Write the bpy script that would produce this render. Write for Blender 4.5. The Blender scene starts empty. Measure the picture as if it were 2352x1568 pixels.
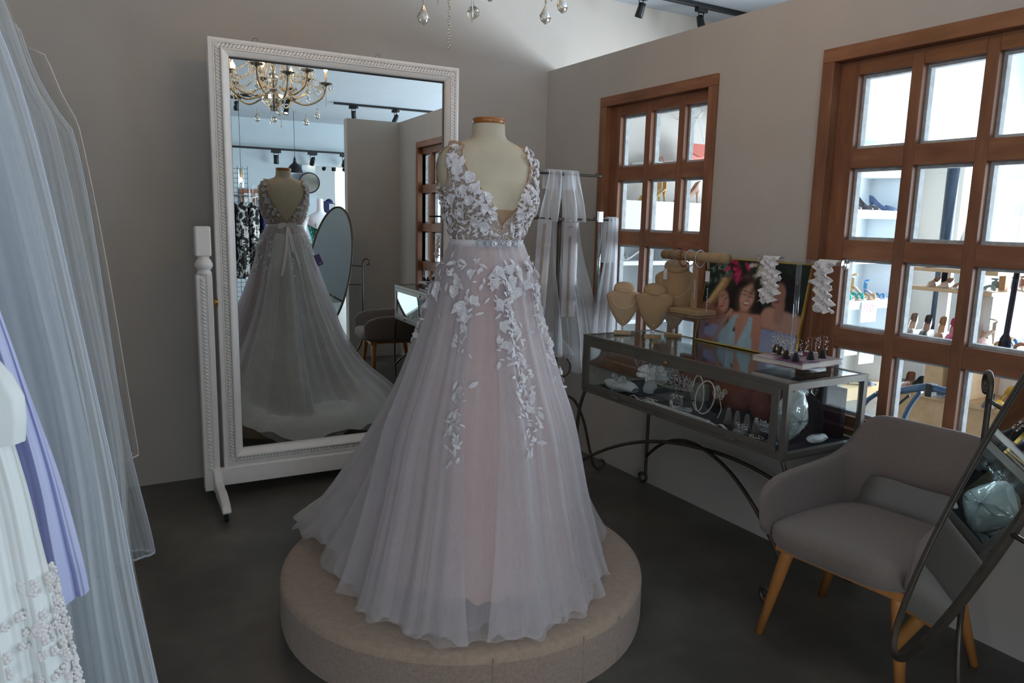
import bpy, math, random
import numpy as np
from mathutils import Vector, Matrix
random.seed(7)
PI = math.pi
C = bpy.context.scene.collection
rnd = random.uniform
def V(*a): return Vector(a)
def lin(h):
    h = h.lstrip('#'); o = []
    for i in (0, 2, 4):
        c = int(h[i:i+2], 16)/255
        o.append(c/12.92 if c <= .04045 else ((c+.055)/1.055)**2.4)
    return tuple(o)
def lerp(a, b, t): return a+(b-a)*t
def interp(x, pts):
    if x <= pts[0][0]: return pts[0][1]
    for (a, p), (b, q) in zip(pts, pts[1:]):
        if x <= b:
            return p+(q-p)*(x-a)/(b-a)
    return pts[-1][1]
def smooth(a, b, x):
    t = min(1, max(0, (x-a)/(b-a))); return t*t*(3-2*t)
def sinterp(x, pts):
    "monotone smooth (Catmull-Rom) interpolation"
    n = len(pts)
    if x <= pts[0][0]: return pts[0][1]
    if x >= pts[-1][0]: return pts[-1][1]
    for i in range(n-1):
        if x <= pts[i+1][0]:
            x0, y0 = pts[i]; x1, y1 = pts[i+1]; h = x1-x0
            m0 = (y1-pts[i-1][1])/(x1-pts[i-1][0]) if i > 0 else (y1-y0)/h
            m1 = (pts[i+2][1]-y0)/(pts[i+2][0]-x0) if i < n-2 else (y1-y0)/h
            t = (x-x0)/h
            return ((2*t**3-3*t*t+1)*y0+(t**3-2*t*t+t)*h*m0+(-2*t**3+3*t*t)*y1+(t**3-t*t)*h*m1)

# ---------------------------------------------------------------- materials
MATS = {}
def nmat(name):
    m = bpy.data.materials.new(name); m.use_nodes = True
    nt = m.node_tree; nt.nodes.clear(); MATS[name] = m
    return m, nt, nt.nodes, nt.links
def texco(nt, scale, kind='noise', detail=4, rough=.55, stretch=(1, 1, 1)):
    N, L = nt.nodes, nt.links
    tc = N.new('ShaderNodeTexCoord'); mp = N.new('ShaderNodeMapping'); mp.inputs['Scale'].default_value = stretch
    L.new(tc.outputs['Object'], mp.inputs['Vector'])
    if kind == 'noise':
        t = N.new('ShaderNodeTexNoise'); t.inputs['Scale'].default_value = scale; t.inputs['Detail'].default_value = detail
        t.inputs['Roughness'].default_value = rough; out = t.outputs['Fac']
    elif kind == 'voronoi':
        t = N.new('ShaderNodeTexVoronoi'); t.inputs['Scale'].default_value = scale; out = t.outputs['Distance']
    else:
        t = N.new('ShaderNodeTexWave'); t.inputs['Scale'].default_value = scale; t.inputs['Distortion'].default_value = detail; out = t.outputs['Fac']
    L.new(mp.outputs['Vector'], t.inputs['Vector'])
    return out
def ramp(nt, src, stops):
    r = nt.nodes.new('ShaderNodeValToRGB'); e = r.color_ramp.elements
    e[0].position, e[0].color = stops[0][0], (*stops[0][1], 1)
    e[1].position, e[1].color = stops[-1][0], (*stops[-1][1], 1)
    for p, c in stops[1:-1]:
        k = e.new(p); k.color = (*c, 1)
    nt.links.new(src, r.inputs['Fac']); return r.outputs['Color']
def solid(name, col, rough=.5, metal=0, col2=None, scale=20, detail=4, bump=0, bscale=None, spec=.5, stretch=(1, 1, 1), sheen=0, stops=None, coat=0, emit=0, trans=0, kind='noise'):
    m, nt, N, L = nmat(name)
    b = N.new('ShaderNodeBsdfPrincipled'); o = N.new('ShaderNodeOutputMaterial'); L.new(b.outputs[0], o.inputs[0])
    col = lin(col) if isinstance(col, str) else col
    b.inputs['Base Color'].default_value = (*col, 1); b.inputs['Roughness'].default_value = rough
    b.inputs['Metallic'].default_value = metal; b.inputs['Specular IOR Level'].default_value = spec
    b.inputs['Sheen Weight'].default_value = sheen; b.inputs['Coat Weight'].default_value = coat
    b.inputs['Transmission Weight'].default_value = trans
    if emit:
        b.inputs['Emission Color'].default_value = (*col, 1); b.inputs['Emission Strength'].default_value = emit
    if col2:
        col2 = lin(col2) if isinstance(col2, str) else col2
        f = texco(nt, scale, kind, detail, stretch=stretch)
        L.new(ramp(nt, f, stops or [(.3, col), (.7, col2)]), b.inputs['Base Color'])
    if bump:
        f = texco(nt, bscale or scale, 'noise', 3, stretch=stretch); bp = N.new('ShaderNodeBump')
        bp.inputs['Strength'].default_value = bump; bp.inputs['Distance'].default_value = .004
        L.new(f, bp.inputs['Height']); L.new(bp.outputs[0], b.inputs['Normal'])
    return m
def cloth(name, col, alpha=.5, edge=.4, translucent=.35, lace=None, lace_scale=60, rough=.9, sparkle=0, sheen=False):
    "sheer woven cloth: transparent weave mixed with a diffuse and translucent thread colour"
    m, nt, N, L = nmat(name)
    col = lin(col) if isinstance(col, str) else col
    o = N.new('ShaderNodeOutputMaterial'); mx = N.new('ShaderNodeMixShader'); L.new(mx.outputs[0], o.inputs[0])
    tr = N.new('ShaderNodeBsdfTransparent'); L.new(tr.outputs[0], mx.inputs[1])
    d = N.new('ShaderNodeBsdfDiffuse'); t = N.new('ShaderNodeBsdfTranslucent'); mm = N.new('ShaderNodeMixShader')
    mm.inputs[0].default_value = translucent
    d.inputs[0].default_value = (*col, 1); t.inputs[0].default_value = (*col, 1)
    L.new(d.outputs[0], mm.inputs[1]); L.new(t.outputs[0], mm.inputs[2])
    L.new(mm.outputs[0], mx.inputs[2])
    lw = N.new('ShaderNodeLayerWeight'); lw.inputs[0].default_value = .35
    ma = N.new('ShaderNodeMath'); ma.operation = 'MULTIPLY_ADD'; ma.use_clamp = True
    ma.inputs[1].default_value = edge; ma.inputs[2].default_value = alpha
    L.new(lw.outputs['Facing'], ma.inputs[0]); fac = ma.outputs[0]
    n = texco(nt, 9, 'noise', 3); r = N.new('ShaderNodeMapRange'); r.inputs['To Min'].default_value = .82; r.inputs['To Max'].default_value = 1.18
    L.new(n, r.inputs[0]); mu = N.new('ShaderNodeMath'); mu.operation = 'MULTIPLY'; mu.use_clamp = True
    L.new(fac, mu.inputs[0]); L.new(r.outputs[0], mu.inputs[1]); fac = mu.outputs[0]
    if lace or sparkle:
        f = texco(nt, lace_scale if lace else 260, 'voronoi')
        g = ramp(nt, f, [(.0, (1, 1, 1)), (.30, (1, 1, 1)), (.42, (0, 0, 0))] if lace else [(0, (1, 1, 1)), (sparkle, (0, 0, 0))])
        mxx = N.new('ShaderNodeMath'); mxx.operation = 'MAXIMUM'; L.new(fac, mxx.inputs[0]); L.new(g, mxx.inputs[1]); fac = mxx.outputs[0]
        if lace:
            c = N.new('ShaderNodeMix'); c.data_type = 'RGBA'; c.inputs['A'].default_value = (*col, 1); c.inputs['B'].default_value = (*lin(lace), 1)
            L.new(g, c.inputs['Factor']); L.new(c.outputs['Result'], d.inputs[0]); L.new(c.outputs['Result'], t.inputs[0])
    L.new(fac, mx.inputs[0])
    return m
def thinglass(name, tint=(1, 1, 1), ior=1.45, boost=0.0, rough=0.0):
    m, nt, N, L = nmat(name)
    o = N.new('ShaderNodeOutputMaterial'); mx = N.new('ShaderNodeMixShader'); L.new(mx.outputs[0], o.inputs[0])
    tr = N.new('ShaderNodeBsdfTransparent'); tr.inputs[0].default_value = (*tint, 1)
    g = N.new('ShaderNodeBsdfGlossy'); g.inputs['Roughness'].default_value = rough; g.inputs[0].default_value = (1, 1, 1, 1)
    f = N.new('ShaderNodeFresnel'); gm = N.new('ShaderNodeNewGeometry'); io = N.new('ShaderNodeMath'); io.operation = 'MULTIPLY_ADD'
    io.inputs[1].default_value = 1/ior-ior; io.inputs[2].default_value = ior; L.new(gm.outputs['Backfacing'], io.inputs[0]); L.new(io.outputs[0], f.inputs[0])
    ad = N.new('ShaderNodeMath'); ad.operation = 'MULTIPLY_ADD'; ad.inputs[1].default_value = 1.0; ad.inputs[2].default_value = boost; ad.use_clamp = True
    L.new(f.outputs[0], ad.inputs[0])
    L.new(ad.outputs[0], mx.inputs[0]); L.new(tr.outputs[0], mx.inputs[1]); L.new(g.outputs[0], mx.inputs[2])
    return m
def mirror_mat(name, tint):
    m, nt, N, L = nmat(name); o = N.new('ShaderNodeOutputMaterial'); g = N.new('ShaderNodeBsdfGlossy')
    g.inputs['Roughness'].default_value = 0.0; g.inputs[0].default_value = (*tint, 1); L.new(g.outputs[0], o.inputs[0]); return m
def glow(name, col, s):
    m, nt, N, L = nmat(name); o = N.new('ShaderNodeOutputMaterial'); e = N.new('ShaderNodeEmission')
    e.inputs[0].default_value = (*lin(col), 1); e.inputs[1].default_value = s; L.new(e.outputs[0], o.inputs[0]); return m

solid('wall', '#c0bab2', .9, col2='#bab4ac', scale=3, bump=.15, bscale=60)
solid('wall_cool', '#b9c4ca', .9, col2='#b3bec5', scale=3)
solid('ceiling', '#b6bcc3', .9, col2='#b0b7be', scale=2)
solid('concrete', '#6a645c', .42, col2='#857d72', scale=2.3, detail=9, bump=.05, bscale=30, stops=[(.25, lin('#3f3d39')), (.5, lin('#5a5750')), (.75, lin('#78746b'))])
solid('white_paint', '#f6f3ef', .40, col2='#f0ede9', scale=25)
solid('teak', '#8a4f28', .5, col2='#a9683a', scale=2.5, detail=7, stretch=(6, 6, 1.2), bump=.1, bscale=6, stops=[(.25, lin('#6b432e')), (.55, lin('#8a5b40')), (.8, lin('#a47655'))])
solid('teak_h', '#8a4f28', .45, col2='#a9683a', scale=2.5, detail=7, stretch=(6, 1.2, 6), bump=.1, bscale=6, stops=[(.25, lin('#6e442d')), (.55, lin('#8f5f42')), (.8, lin('#ac7b58'))])
solid('old_white', '#c9cdcf', .6, col2='#a5a8a8', scale=30, detail=6)
solid('iron', '#4a443c', .42, .6, col2='#575046', scale=25, bump=.15)
solid('gunmetal', '#66615a', .45, .45, col2='#706b63', scale=8, detail=8)
solid('black_metal', '#17181a', .45, .3)
solid('brass', '#b08a4a', .3, .9)
solid('silver', '#c8c8c8', .22, 1)
solid('gold', '#c9a557', .3, .9)
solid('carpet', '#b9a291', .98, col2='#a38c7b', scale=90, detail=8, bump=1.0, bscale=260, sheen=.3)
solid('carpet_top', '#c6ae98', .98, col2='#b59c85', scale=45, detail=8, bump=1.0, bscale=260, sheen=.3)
solid('linen_form', '#d6c9b0', .8, col2='#cdbfa5', scale=18, bump=.3, bscale=300)
solid('cap_wood', '#b5702f', .35, col2='#9c5c22', scale=6, stretch=(1, 1, 8), coat=.4)
solid('grey_fabric', '#80746c', .95, col2='#766a62', scale=220, bump=.5, bscale=320, sheen=.25)
solid('grey_back', '#7c7069', .95, col2='#72665f', scale=220, bump=.4, bscale=320, sheen=.2)
solid('beech', '#c4854a', .45, col2='#b0723a', scale=4, stretch=(8, 8, 1), detail=6)
solid('light_wood', '#cfae86', .5, col2='#c3a077', scale=3, stretch=(1, 6, 6), detail=6)
solid('burlap', '#c9ae8c', .95, col2='#bea280', scale=300, bump=.7, bscale=260)
solid('burlap_dark', '#b89a74', .95, col2='#a98b67', scale=300, bump=.7, bscale=260)
solid('white_satin', '#e6e6e8', .35, col2='#dcdce0', scale=12, sheen=.4)
solid('lilac_satin', '#bcc2ea', .5, col2='#cacff2', scale=5, sheen=.3)
solid('ivory_satin', '#e6e9e6', .5, col2='#dde1de', scale=5, sheen=.3)
solid('petal', '#f7f3f4', .7, sheen=.4)
solid('petal_leaf', '#ece6e8', .75, sheen=.3)
solid('ribbon', '#efe6e6', .5, sheen=.3)
solid('pearl', '#ece6dc', .18, spec=.8, coat=.6)
solid('crystal_bead', '#dedde0', .10, .55)
solid('ab_bead', '#d9c08a', .18, .45, col2='#d8e6e4', scale=110, kind='noise', stops=[(.4, lin('#caa868')), (.55, lin('#efe3c4')), (.68, lin('#bfe3e0'))])
solid('ab_bead_blue', '#b7ccd6', .15, .45, col2='#4fc0b2', scale=90)
solid('velvet_blue', '#0c0c22', .9)
solid('velvet_black', '#0b0a0c', .8, sheen=.3)
solid('white_plastic', '#eef0f2', .4)
solid('pink_card', '#e6d6d6', .5)
solid('white_card', '#ece8ec', .5)
solid('purple_card', '#5a4583', .5)
solid('black_rubber', '#0d0d0d', .6)
solid('shelf_white', '#d9dfe2', .5)
solid('copper_bead', '#b5624a', .2, .8)
solid('lace_white', '#e9e4e2', .85, sheen=.4, bump=.9, bscale=90)
solid('book_cover', '#8a6a80', .3, col2='#b9a6ad', scale=7, stops=[(.45, lin('#7a4d70')), (.55, lin('#c7b9ba'))])
solid('book_pages', '#d9d3c8', .8)
solid('rust_pouch', '#7a3526', .6, col2='#8f4a30', scale=6)
solid('pearl_pouch', '#a8a89c', .5, col2='#8b8f8a', scale=10)
solid('red_text', '#e2344e', .6)
solid('tag_text', '#6b6570', .6)
cloth('tulle', '#f5eeef', .52, .45, .35, sparkle=.10)
cloth('tulle_over', '#f2eef1', .26, .60, .35, sparkle=.07)
cloth('train_tulle', '#f6f7f2', .78, .25, .35)
solid('blush_lining', '#deb8aa', .7, col2='#d4ac9d', scale=6, sheen=.2)
cloth('bodice_lace', '#d4c0b6', .5, .3, .25, lace='#efe9ee', lace_scale=120)
cloth('nude_mesh', '#d0a684', .5, .4, .3)
cloth('veil', '#f2f5f9', .34, .5, .4)
cloth('veil_thick', '#f5f7fa', .55, .4, .4)
cloth('gown_sheer', '#f0f4f6', .24, .65, .4)
cloth('gown_mid', '#e9eef2', .60, .38, .35)
cloth('gown_cream', '#d8d4cc', .25, .5, .45)
cloth('veil_edge', '#eef2fa', .9, .1, .4)
cloth('plastic_film', '#dfe8ee', .12, .5, .5)
thinglass('pane_glass', (.93, .96, .97), 1.45, .02)
thinglass('case_glass', (.95, .975, .97), 1.45, .0)
thinglass('table_glass', (.88, .93, .93), 1.7, .04)
thinglass('acrylic', (.97, .98, .99), 1.5, .03)
thinglass('clear_plastic', (.93, .95, .96), 1.5, .10, .08)
mirror_mat('mirror', (.86, .90, .885)); mirror_mat('mirror_oval', (.80, .88, .87))
solid('glass_arm', '#d9c7a0', .12, .5)
solid('crystal', (1, .93, .80), .0, trans=.86, spec=1.0)  # clear crystal tinted warm: golden bulb light put into its colour
solid('shop_glass', (1, 1, 1), .0, trans=1)
glow('flame', '#ffc070', 60); glow('spot_lens', '#ffe9c0', 14); glow('bulb_warm', '#ffd08a', 18)

# ---------------------------------------------------------------- mesh builder
class MB:
    def __init__(s): s.v = []; s.f = []; s.m = []
    def add(s, vs, fs, m=0):
        b = len(s.v); s.v += [tuple(p) for p in vs]; s.f += [tuple(b+i for i in f) for f in fs]; s.m += [m]*len(fs); return s
    def box(s, x0, x1, y0, y1, z0, z1, m=0, T=None):
        vs = [V(x, y, z) for z in (z0, z1) for y in (y0, y1) for x in (x0, x1)]
        if T: vs = [T @ p for p in vs]
        return s.add(vs, [(0, 2, 3, 1), (4, 5, 7, 6), (0, 1, 5, 4), (2, 6, 7, 3), (0, 4, 6, 2), (1, 3, 7, 5)], m)
    def tube(s, pts, r, n=8, m=0, caps=True, flat=1.0, closed=False):
        P = [Vector(p) for p in pts]; k = len(P); rr = r if isinstance(r, (list, tuple)) else [r]*k
        up = None; vs = []
        for i in range(k):
            if closed: d = P[(i+1) % k]-P[i-1]
            else: d = P[min(i+1, k-1)]-P[max(i-1, 0)]
            if d.length < 1e-9: d = V(0, 0, 1)
            d.normalize()
            if up is None:
                up = d.cross(V(0, 0, 1)) if abs(d.z) < .95 else d.cross(V(1, 0, 0))
            up = up-d*up.dot(d)
            if up.length < 1e-6: up = d.orthogonal()
            up.normalize(); w = d.cross(up)
            for j in range(n):
                a = 2*PI*j/n; vs.append(P[i]+(up*math.cos(a)+w*math.sin(a)*flat)*rr[i])
        fs = []
        for i in range(k if closed else k-1):
            i2 = (i+1) % k
            for j in range(n):
                fs.append((i*n+j, i*n+(j+1) % n, i2*n+(j+1) % n, i2*n+j))
        if caps and not closed: fs += [tuple(reversed(range(n))), tuple((k-1)*n+j for j in range(n))]
        return s.add(vs, fs, m)
    def lathe(s, prof, c=(0, 0, 0), n=24, m=0, T=None, sx=1, sy=1, cap=True):
        vs = []; fs = []; k = len(prof)
        for r, z in prof:
            for j in range(n):
                a = 2*PI*j/n; p = V(r*math.cos(a)*sx, r*math.sin(a)*sy, z)
                if T: p = T @ p
                vs.append(p+Vector(c))
        for i in range(k-1):
            for j in range(n): fs.append((i*n+j, i*n+(j+1) % n, (i+1)*n+(j+1) % n, (i+1)*n+j))
        if cap: fs += [tuple(reversed(range(n))), tuple((k-1)*n+j for j in range(n))]
        return s.add(vs, fs, m)
    def ball(s, c, r, n=8, m=0, T=None):
        r = r if isinstance(r, (list, tuple)) else (r, r, r); k = max(4, n*2//3); vs = []; fs = []
        for i in range(1, k):
            a = PI*i/k
            for j in range(n):
                b = 2*PI*j/n; p = V(r[0]*math.sin(a)*math.cos(b), r[1]*math.sin(a)*math.sin(b), r[2]*math.cos(a)); vs.append(p)
        vs += [V(0, 0, r[2]), V(0, 0, -r[2])]
        vs = [((T @ p) if T else p)+Vector(c) for p in vs]
        for i in range(k-2):
            for j in range(n): fs.append((i*n+j, (i+1)*n+j, (i+1)*n+(j+1) % n, i*n+(j+1) % n))
        t = (k-1)*n
        for j in range(n): fs += [(t, j, (j+1) % n), (t+1, (k-2)*n+(j+1) % n, (k-2)*n+j)]
        return s.add(vs, fs, m)
    def grid(s, fn, nu, nv, cu=False, m=0):
        vs = [fn(i/nu, j/nv) for j in range(nv+1) for i in range(nu if cu else nu+1)]; w = nu if cu else nu+1; fs = []
        for j in range(nv):
            for i in range(nu):
                i2 = (i+1) % w; fs.append((j*w+i, j*w+i2, (j+1)*w+i2, (j+1)*w+i))
        return s.add(vs, fs, m)
    def prism(s, poly, t0, t1, T, m=0):
        "2-D outline (u,v) extruded from w=t0 to t1, then placed with T"
        n = len(poly); vs = [T @ V(u, v, t0) for u, v in poly]+[T @ V(u, v, t1) for u, v in poly]
        fs = [tuple(reversed(range(n))), tuple(n+i for i in range(n))]+[(i, (i+1) % n, n+(i+1) % n, n+i) for i in range(n)]
        return s.add(vs, fs, m)
    def build(s, name, mats, parent=None, smooth=True, bevel=0, origin=None, solidify=0, sub=0, seg=2):
        off = V(0, 0, 0); p = parent
        while p is not None: off += p.location; p = p.parent
        if parent is None:
            if origin is None:
                a = np.array(s.v); lo, hi = a.min(0), a.max(0); off = V((lo[0]+hi[0])/2, (lo[1]+hi[1])/2, lo[2])
            else: off = Vector(origin)
        me = bpy.data.meshes.new(name)
        me.from_pydata([(x-off.x, y-off.y, z-off.z) for x, y, z in s.v], [], s.f)
        for mt in (mats if isinstance(mats, (list, tuple)) else [mats]): me.materials.append(MATS[mt] if isinstance(mt, str) else mt)
        me.polygons.foreach_set('material_index', s.m); me.update()
        o = bpy.data.objects.new(name, me); C.objects.link(o)
        if parent is None: o.location = off
        else: o.parent = parent
        if smooth: me.shade_smooth() if not isinstance(smooth, float) else me.shade_smooth()
        else: me.shade_flat()
        if solidify:
            md = o.modifiers.new('s', 'SOLIDIFY'); md.thickness = solidify; md.offset = 0
        if sub:
            md = o.modifiers.new('u', 'SUBSURF'); md.levels = sub; md.render_levels = sub
        if bevel:
            md = o.modifiers.new('b', 'BEVEL'); md.width = bevel; md.segments = seg; md.limit_method = 'ANGLE'; md.angle_limit = .6
            md.harden_normals = False
        return o
def fix_normals(o):
    import bmesh
    bm = bmesh.new(); bm.from_mesh(o.data); bmesh.ops.recalc_face_normals(bm, faces=bm.faces); bm.to_mesh(o.data); bm.free()
def tag(o, label=None, cat=None, group=None, kind=None):
    if label: o['label'] = label
    if cat: o['category'] = cat
    if group: o['group'] = group
    if kind: o['kind'] = kind
    return o
def thing(name, label, cat, loc=(0, 0, 0), group=None):
    o = bpy.data.objects.new(name, None); C.objects.link(o); o.location = loc; o.empty_display_size = .1
    return tag(o, label, cat, group)
def struct(name, mb, mat, **k):
    return tag(mb.build(name, mat, None, **k), kind='structure')
def children(o): return [c for c in bpy.data.objects if c.parent == o]
def dup(root, loc=None, rot=None, label=None, scale=None, group=None):
    r = root.copy(); C.objects.link(r)
    if loc is not None: r.location = loc
    if rot is not None: r.rotation_euler = rot
    if scale is not None: r.scale = scale if hasattr(scale, '__len__') else (scale,)*3
    if label: r['label'] = label
    if group: r['group'] = group
    for ch in children(root):
        c = ch.copy(); C.objects.link(c); c.parent = r
        for g in children(ch):
            d = g.copy(); C.objects.link(d); d.parent = c
    return r
def arc(c, r, a0, a1, n, ax=(1, 0, 0), ay=(0, 0, 1), r1=None):
    ax, ay = Vector(ax), Vector(ay); r1 = r if r1 is None else r1
    return [Vector(c)+(ax*math.cos(lerp(a0, a1, i/n))+ay*math.sin(lerp(a0, a1, i/n)))*lerp(r, r1, i/n) for i in range(n+1)]
def spline(pts, n=8):
    P = [Vector(p) for p in pts]; out = []
    for i in range(len(P)-1):
        p0 = P[max(i-1, 0)]; p1 = P[i]; p2 = P[i+1]; p3 = P[min(i+2, len(P)-1)]
        for k in range(n):
            t = k/n; out.append(.5*((2*p1)+(p2-p0)*t+(2*p0-5*p1+4*p2-p3)*t*t+(3*p1-p0-3*p2+p3)*t**3))
    out.append(P[-1]); return out
def text_mesh(name, body, size, mat, parent, T, extrude=.0004):
    cu = bpy.data.curves.new(name, 'FONT'); cu.body = body; cu.size = size; cu.align_x = 'CENTER'; cu.align_y = 'CENTER'; cu.extrude = extrude
    tmp = bpy.data.objects.new(name+'_tmp', cu); C.objects.link(tmp); bpy.context.view_layer.update()
    me = bpy.data.meshes.new_from_object(tmp.evaluated_get(bpy.context.evaluated_depsgraph_get()))
    bpy.data.objects.remove(tmp); me.transform(T); me.materials.clear(); me.materials.append(MATS[mat])
    off = V(0, 0, 0); p = parent
    while p is not None: off += p.location; p = p.parent
    me.transform(Matrix.Translation(-off))
    o = bpy.data.objects.new(name, me); C.objects.link(o); o.parent = parent; return o
EXPOSURE = 0.14
BULB_W = 3.0
# ---------------------------------------------------------------- the room
CE = 3.03
W = 2.80; D = 4.405
struct('floor', MB().box(-3.6, 7.4, -9, 4.6, -.1, 0), 'concrete', smooth=False)
struct('ceiling', MB().box(-3.6, 7.4, -9, 4.6, CE, CE+.1), 'ceiling', smooth=False)
struct('wall_back', MB().box(-3.6, 7.4, D, 4.6, 0, CE), 'wall', smooth=False)
struct('wall_left', MB().box(-3.75, -3.6, -9, 4.6, 0, 1.9).box(-3.75, -3.6, -9, 4.6, 2.85, CE).box(-3.75, -3.6, -9, -2.6, 1.9, 2.85).box(-3.75, -3.6, .6, 4.6, 1.9, 2.85), 'wall', smooth=False)  # the high opening is invented, it lets light in over the gowns
# the far side of the shop, seen in the standing mirror
struct('wall_front', MB().box(-3.6, -3.2, -4.9, -4.7, 0, CE).box(-3.2, .3, -4.9, -4.7, 0, .4).box(-3.2, .3, -4.9, -4.7, 2.5, CE).box(.3, 2.78, -4.9, -4.7, 0, CE).box(2.78, 7.4, -4.9, -4.7, 2.33, CE), 'wall_cool', smooth=False)  # the unseen opening at the left is added for the fill light
struct('wall_end', MB().box(-3.75, 7.35, -9.1, -9, 0, CE), 'wall', smooth=False)
struct('wall_far', MB().box(2.6, 7.2, -7.6, -7.5, 0, CE), 'shelf_white', smooth=False)
struct('trim_1', MB().box(2.78, 3.0, -4.92, -4.62, 0, 2.33), 'wall_cool', smooth=False)
struct('wall_right', MB().box(7.2, 7.35, -9, 4.6, 0, .12).box(7.2, 7.35, -9, 4.6, 2.36, CE).box(7.2, 7.35, -9, -3.8, .12, 2.36).box(7.2, 7.35, .2, .4, .12, 2.36).box(7.2, 7.35, 4.02, 4.6, .12, 2.36), 'wall', smooth=False)
# panes of the shop front on the right
for i, (a, b) in enumerate(((-3.8, .2), (.4, 4.02))):
    g = MB().box(7.27, 7.276, a, b, .12, 2.36)
    struct('window_%d' % (4+i), g, 'pane_glass', smooth=False)
struct('trim_2', MB().box(4.5, 7.2, 3.5, D, 2.26, CE), 'wall_cool', smooth=False)
# partition with its two paned windows
T0 = 2.495
WX0, WX1 = 2.80, 2.92
wins = [(2.815, 3.779, 3), (.955, 2.204, 4)]      # y range inside the trim, columns
WB, WT = .60, 2.245
pm = MB()
pm.box(WX0, WX1, .27, .985, 0, T0).box(WX0, WX1, 2.174, 2.845, 0, T0).box(WX0, WX1, 3.749, D, 0, T0)
for a, b, n in wins: pm.box(WX0, WX1, a+.03, b-.03, 0, WB+.03).box(WX0, WX1, a+.03, b-.03, WT-.03, T0)
struct('wall_partition', pm, 'wall', smooth=False)
struct('wall_return', MB().box(2.24, WX0, .27, .39, 0, T0), 'wall', smooth=False)
rows = [(2.127, 1.829), (1.749, 1.452), (1.371, 1.073), (.990, .700)]
SX = 2.832
for wi, (a, b, n) in enumerate(wins):
    cols = []
    y = b-.145
    for k in range(n): cols.append((y, y-.229)); y -= .2745
    root = bpy.data.objects.new('window_%d' % (wi+1), None); C.objects.link(root); root.location = (WX0, (a+b)/2, WB); tag(root, kind='structure')
    fr = MB()      # casing on the wall face with a lining through the wall
    for (y0, y1, z0, z1, mm) in ((a, b, WT-.058, WT, 1), (a, b, WB, WB+.058, 1), (a, a+.058, WB+.058, WT-.058, 0), (b-.058, b, WB+.058, WT-.058, 0)):
        fr.box(WX0-.016, WX1+.016, y0, y1, z0, z1, mm)
    fr.build('window_frame', ['teak', 'teak_h'], root, smooth=False, bevel=.003)
    sash = MB()
    ys = [b-.058]+[v for c in cols for v in c]+[a+.058]
    for k in range(0, len(ys), 2):
        sash.box(SX, SX+.036, ys[k+1], ys[k], WB+.058, WT-.058)
    zs = [WT-.058]+[v for r in rows for v in r]+[WB+.058]
    for k in range(0, len(zs), 2):
        for c in cols: sash.box(SX, SX+.035, c[1], c[0], zs[k+1], zs[k], 1)
    sash.build('sash', ['teak', 'teak_h'], root, smooth=False, bevel=.0025)
    stops = MB(); pane = MB()
    for c in cols:
        for r in rows:
            y1, y0 = c; z1, z0 = r; q = .013; X0, X1 = SX+.034, SX+.062
            stops.box(X0, X1, y0-.001, y0+q, z0-.001, z1+.001).box(X0, X1, y1-q, y1+.001, z0-.001, z1+.001).box(X0, X1, y0+q, y1-q, z0-.001, z0+q).box(X0, X1, y0+q, y1-q, z1-q, z1+.001)
            # bevelled pane: flat centre with sloped borders
            X = SX+.046; e = .022
            o_ = [V(X+.001, y0+q, z0+q), V(X+.001, y1-q, z0+q), V(X+.001, y1-q, z1-q), V(X+.001, y0+q, z1-q)]
            i_ = [V(X-.003, y0+q+e, z0+q+e), V(X-.003, y1-q-e, z0+q+e), V(X-.003, y1-q-e, z1-q-e), V(X-.003, y0+q+e, z1-q-e)]
            pane.add(o_+i_, [(4, 7, 6, 5), (0, 4, 5, 1), (1, 5, 6, 2), (2, 6, 7, 3), (3, 7, 4, 0)])
    so = stops.build('glazing_bead', 'old_white', root, smooth=False)
    pane.build('pane', 'pane_glass', root, smooth=False)
# a few chips of paint and the door knob hole are part of the timber

# ---------------------------------------------------------------- track lights
def track(x0, x1, y, z, label):
    t = MB().box(x0, x1, y-.018, y+.018, z, z+.03)
    o = t.build('light_track', 'black_metal', None, smooth=False, bevel=.002)
    return tag(o, label, 'track')
track(3.10, 4.9, 4.11, CE-.03, 'black lighting track on the ceiling above the partition beside the back wall')
track(.3, 2.25, -2.3, CE-.03, 'black lighting track seen behind the chandelier in the standing mirror')
track(2.75, 4.8, -2.25, CE-.03, 'black lighting track above the return wall in the standing mirror')
track(1.3, 4.2, -4.5, 2.53, 'long black track on the far bulkhead in the mirror, above the pendant lamp')
track(3.35, 3.95, -6.0, 2.55, 'short far track with three lit lamps in the mirror, right of the column')
def spotlight(loc, label, yaw, tilt, lit=True, s=1.0, group=None):
    r = thing('track_spotlight', label, 'spotlight', (0, 0, 0), group)
    MB().box(-.05*s, .05*s, -.018*s, .018*s, -.03*s, 0).build('adapter', 'black_metal', r, smooth=False, bevel=.002)
    MB().tube([(-.024*s, 0, -.03*s), (-.024*s, 0, -.095*s)], .003*s, 6).tube([(.024*s, 0, -.03*s), (.024*s, 0, -.095*s)], .003*s, 6).tube([(-.024*s, 0, -.032*s), (.024*s, 0, -.032*s)], .003*s, 6).build('yoke', 'black_metal', r)
    R = Matrix.Rotation(tilt, 4, 'X'); P = Matrix.Translation((0, 0, -.095*s)) @ R
    MB().lathe([(.004*s, .045*s), (.022*s, .043*s), (.024*s, .02*s), (.027*s, -.03*s), (.027*s, -.05*s), (.022*s, -.05*s), (.02*s, -.03*s)], n=20, T=P).build('lamp_head', 'black_metal', r)
    MB().lathe([(.001, -.038*s), (.02*s, -.038*s), (.02*s, -.04*s), (.001, -.041*s)], n=16, T=P).build('lens', 'spot_lens' if lit else 'clear_plastic', r)
    r.location = loc; r.rotation_euler = (0, 0, yaw); return r
spotlight((3.33, 4.11, CE-.03), 'left black track spotlight, lit, high above the partition', .3, .35)
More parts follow.
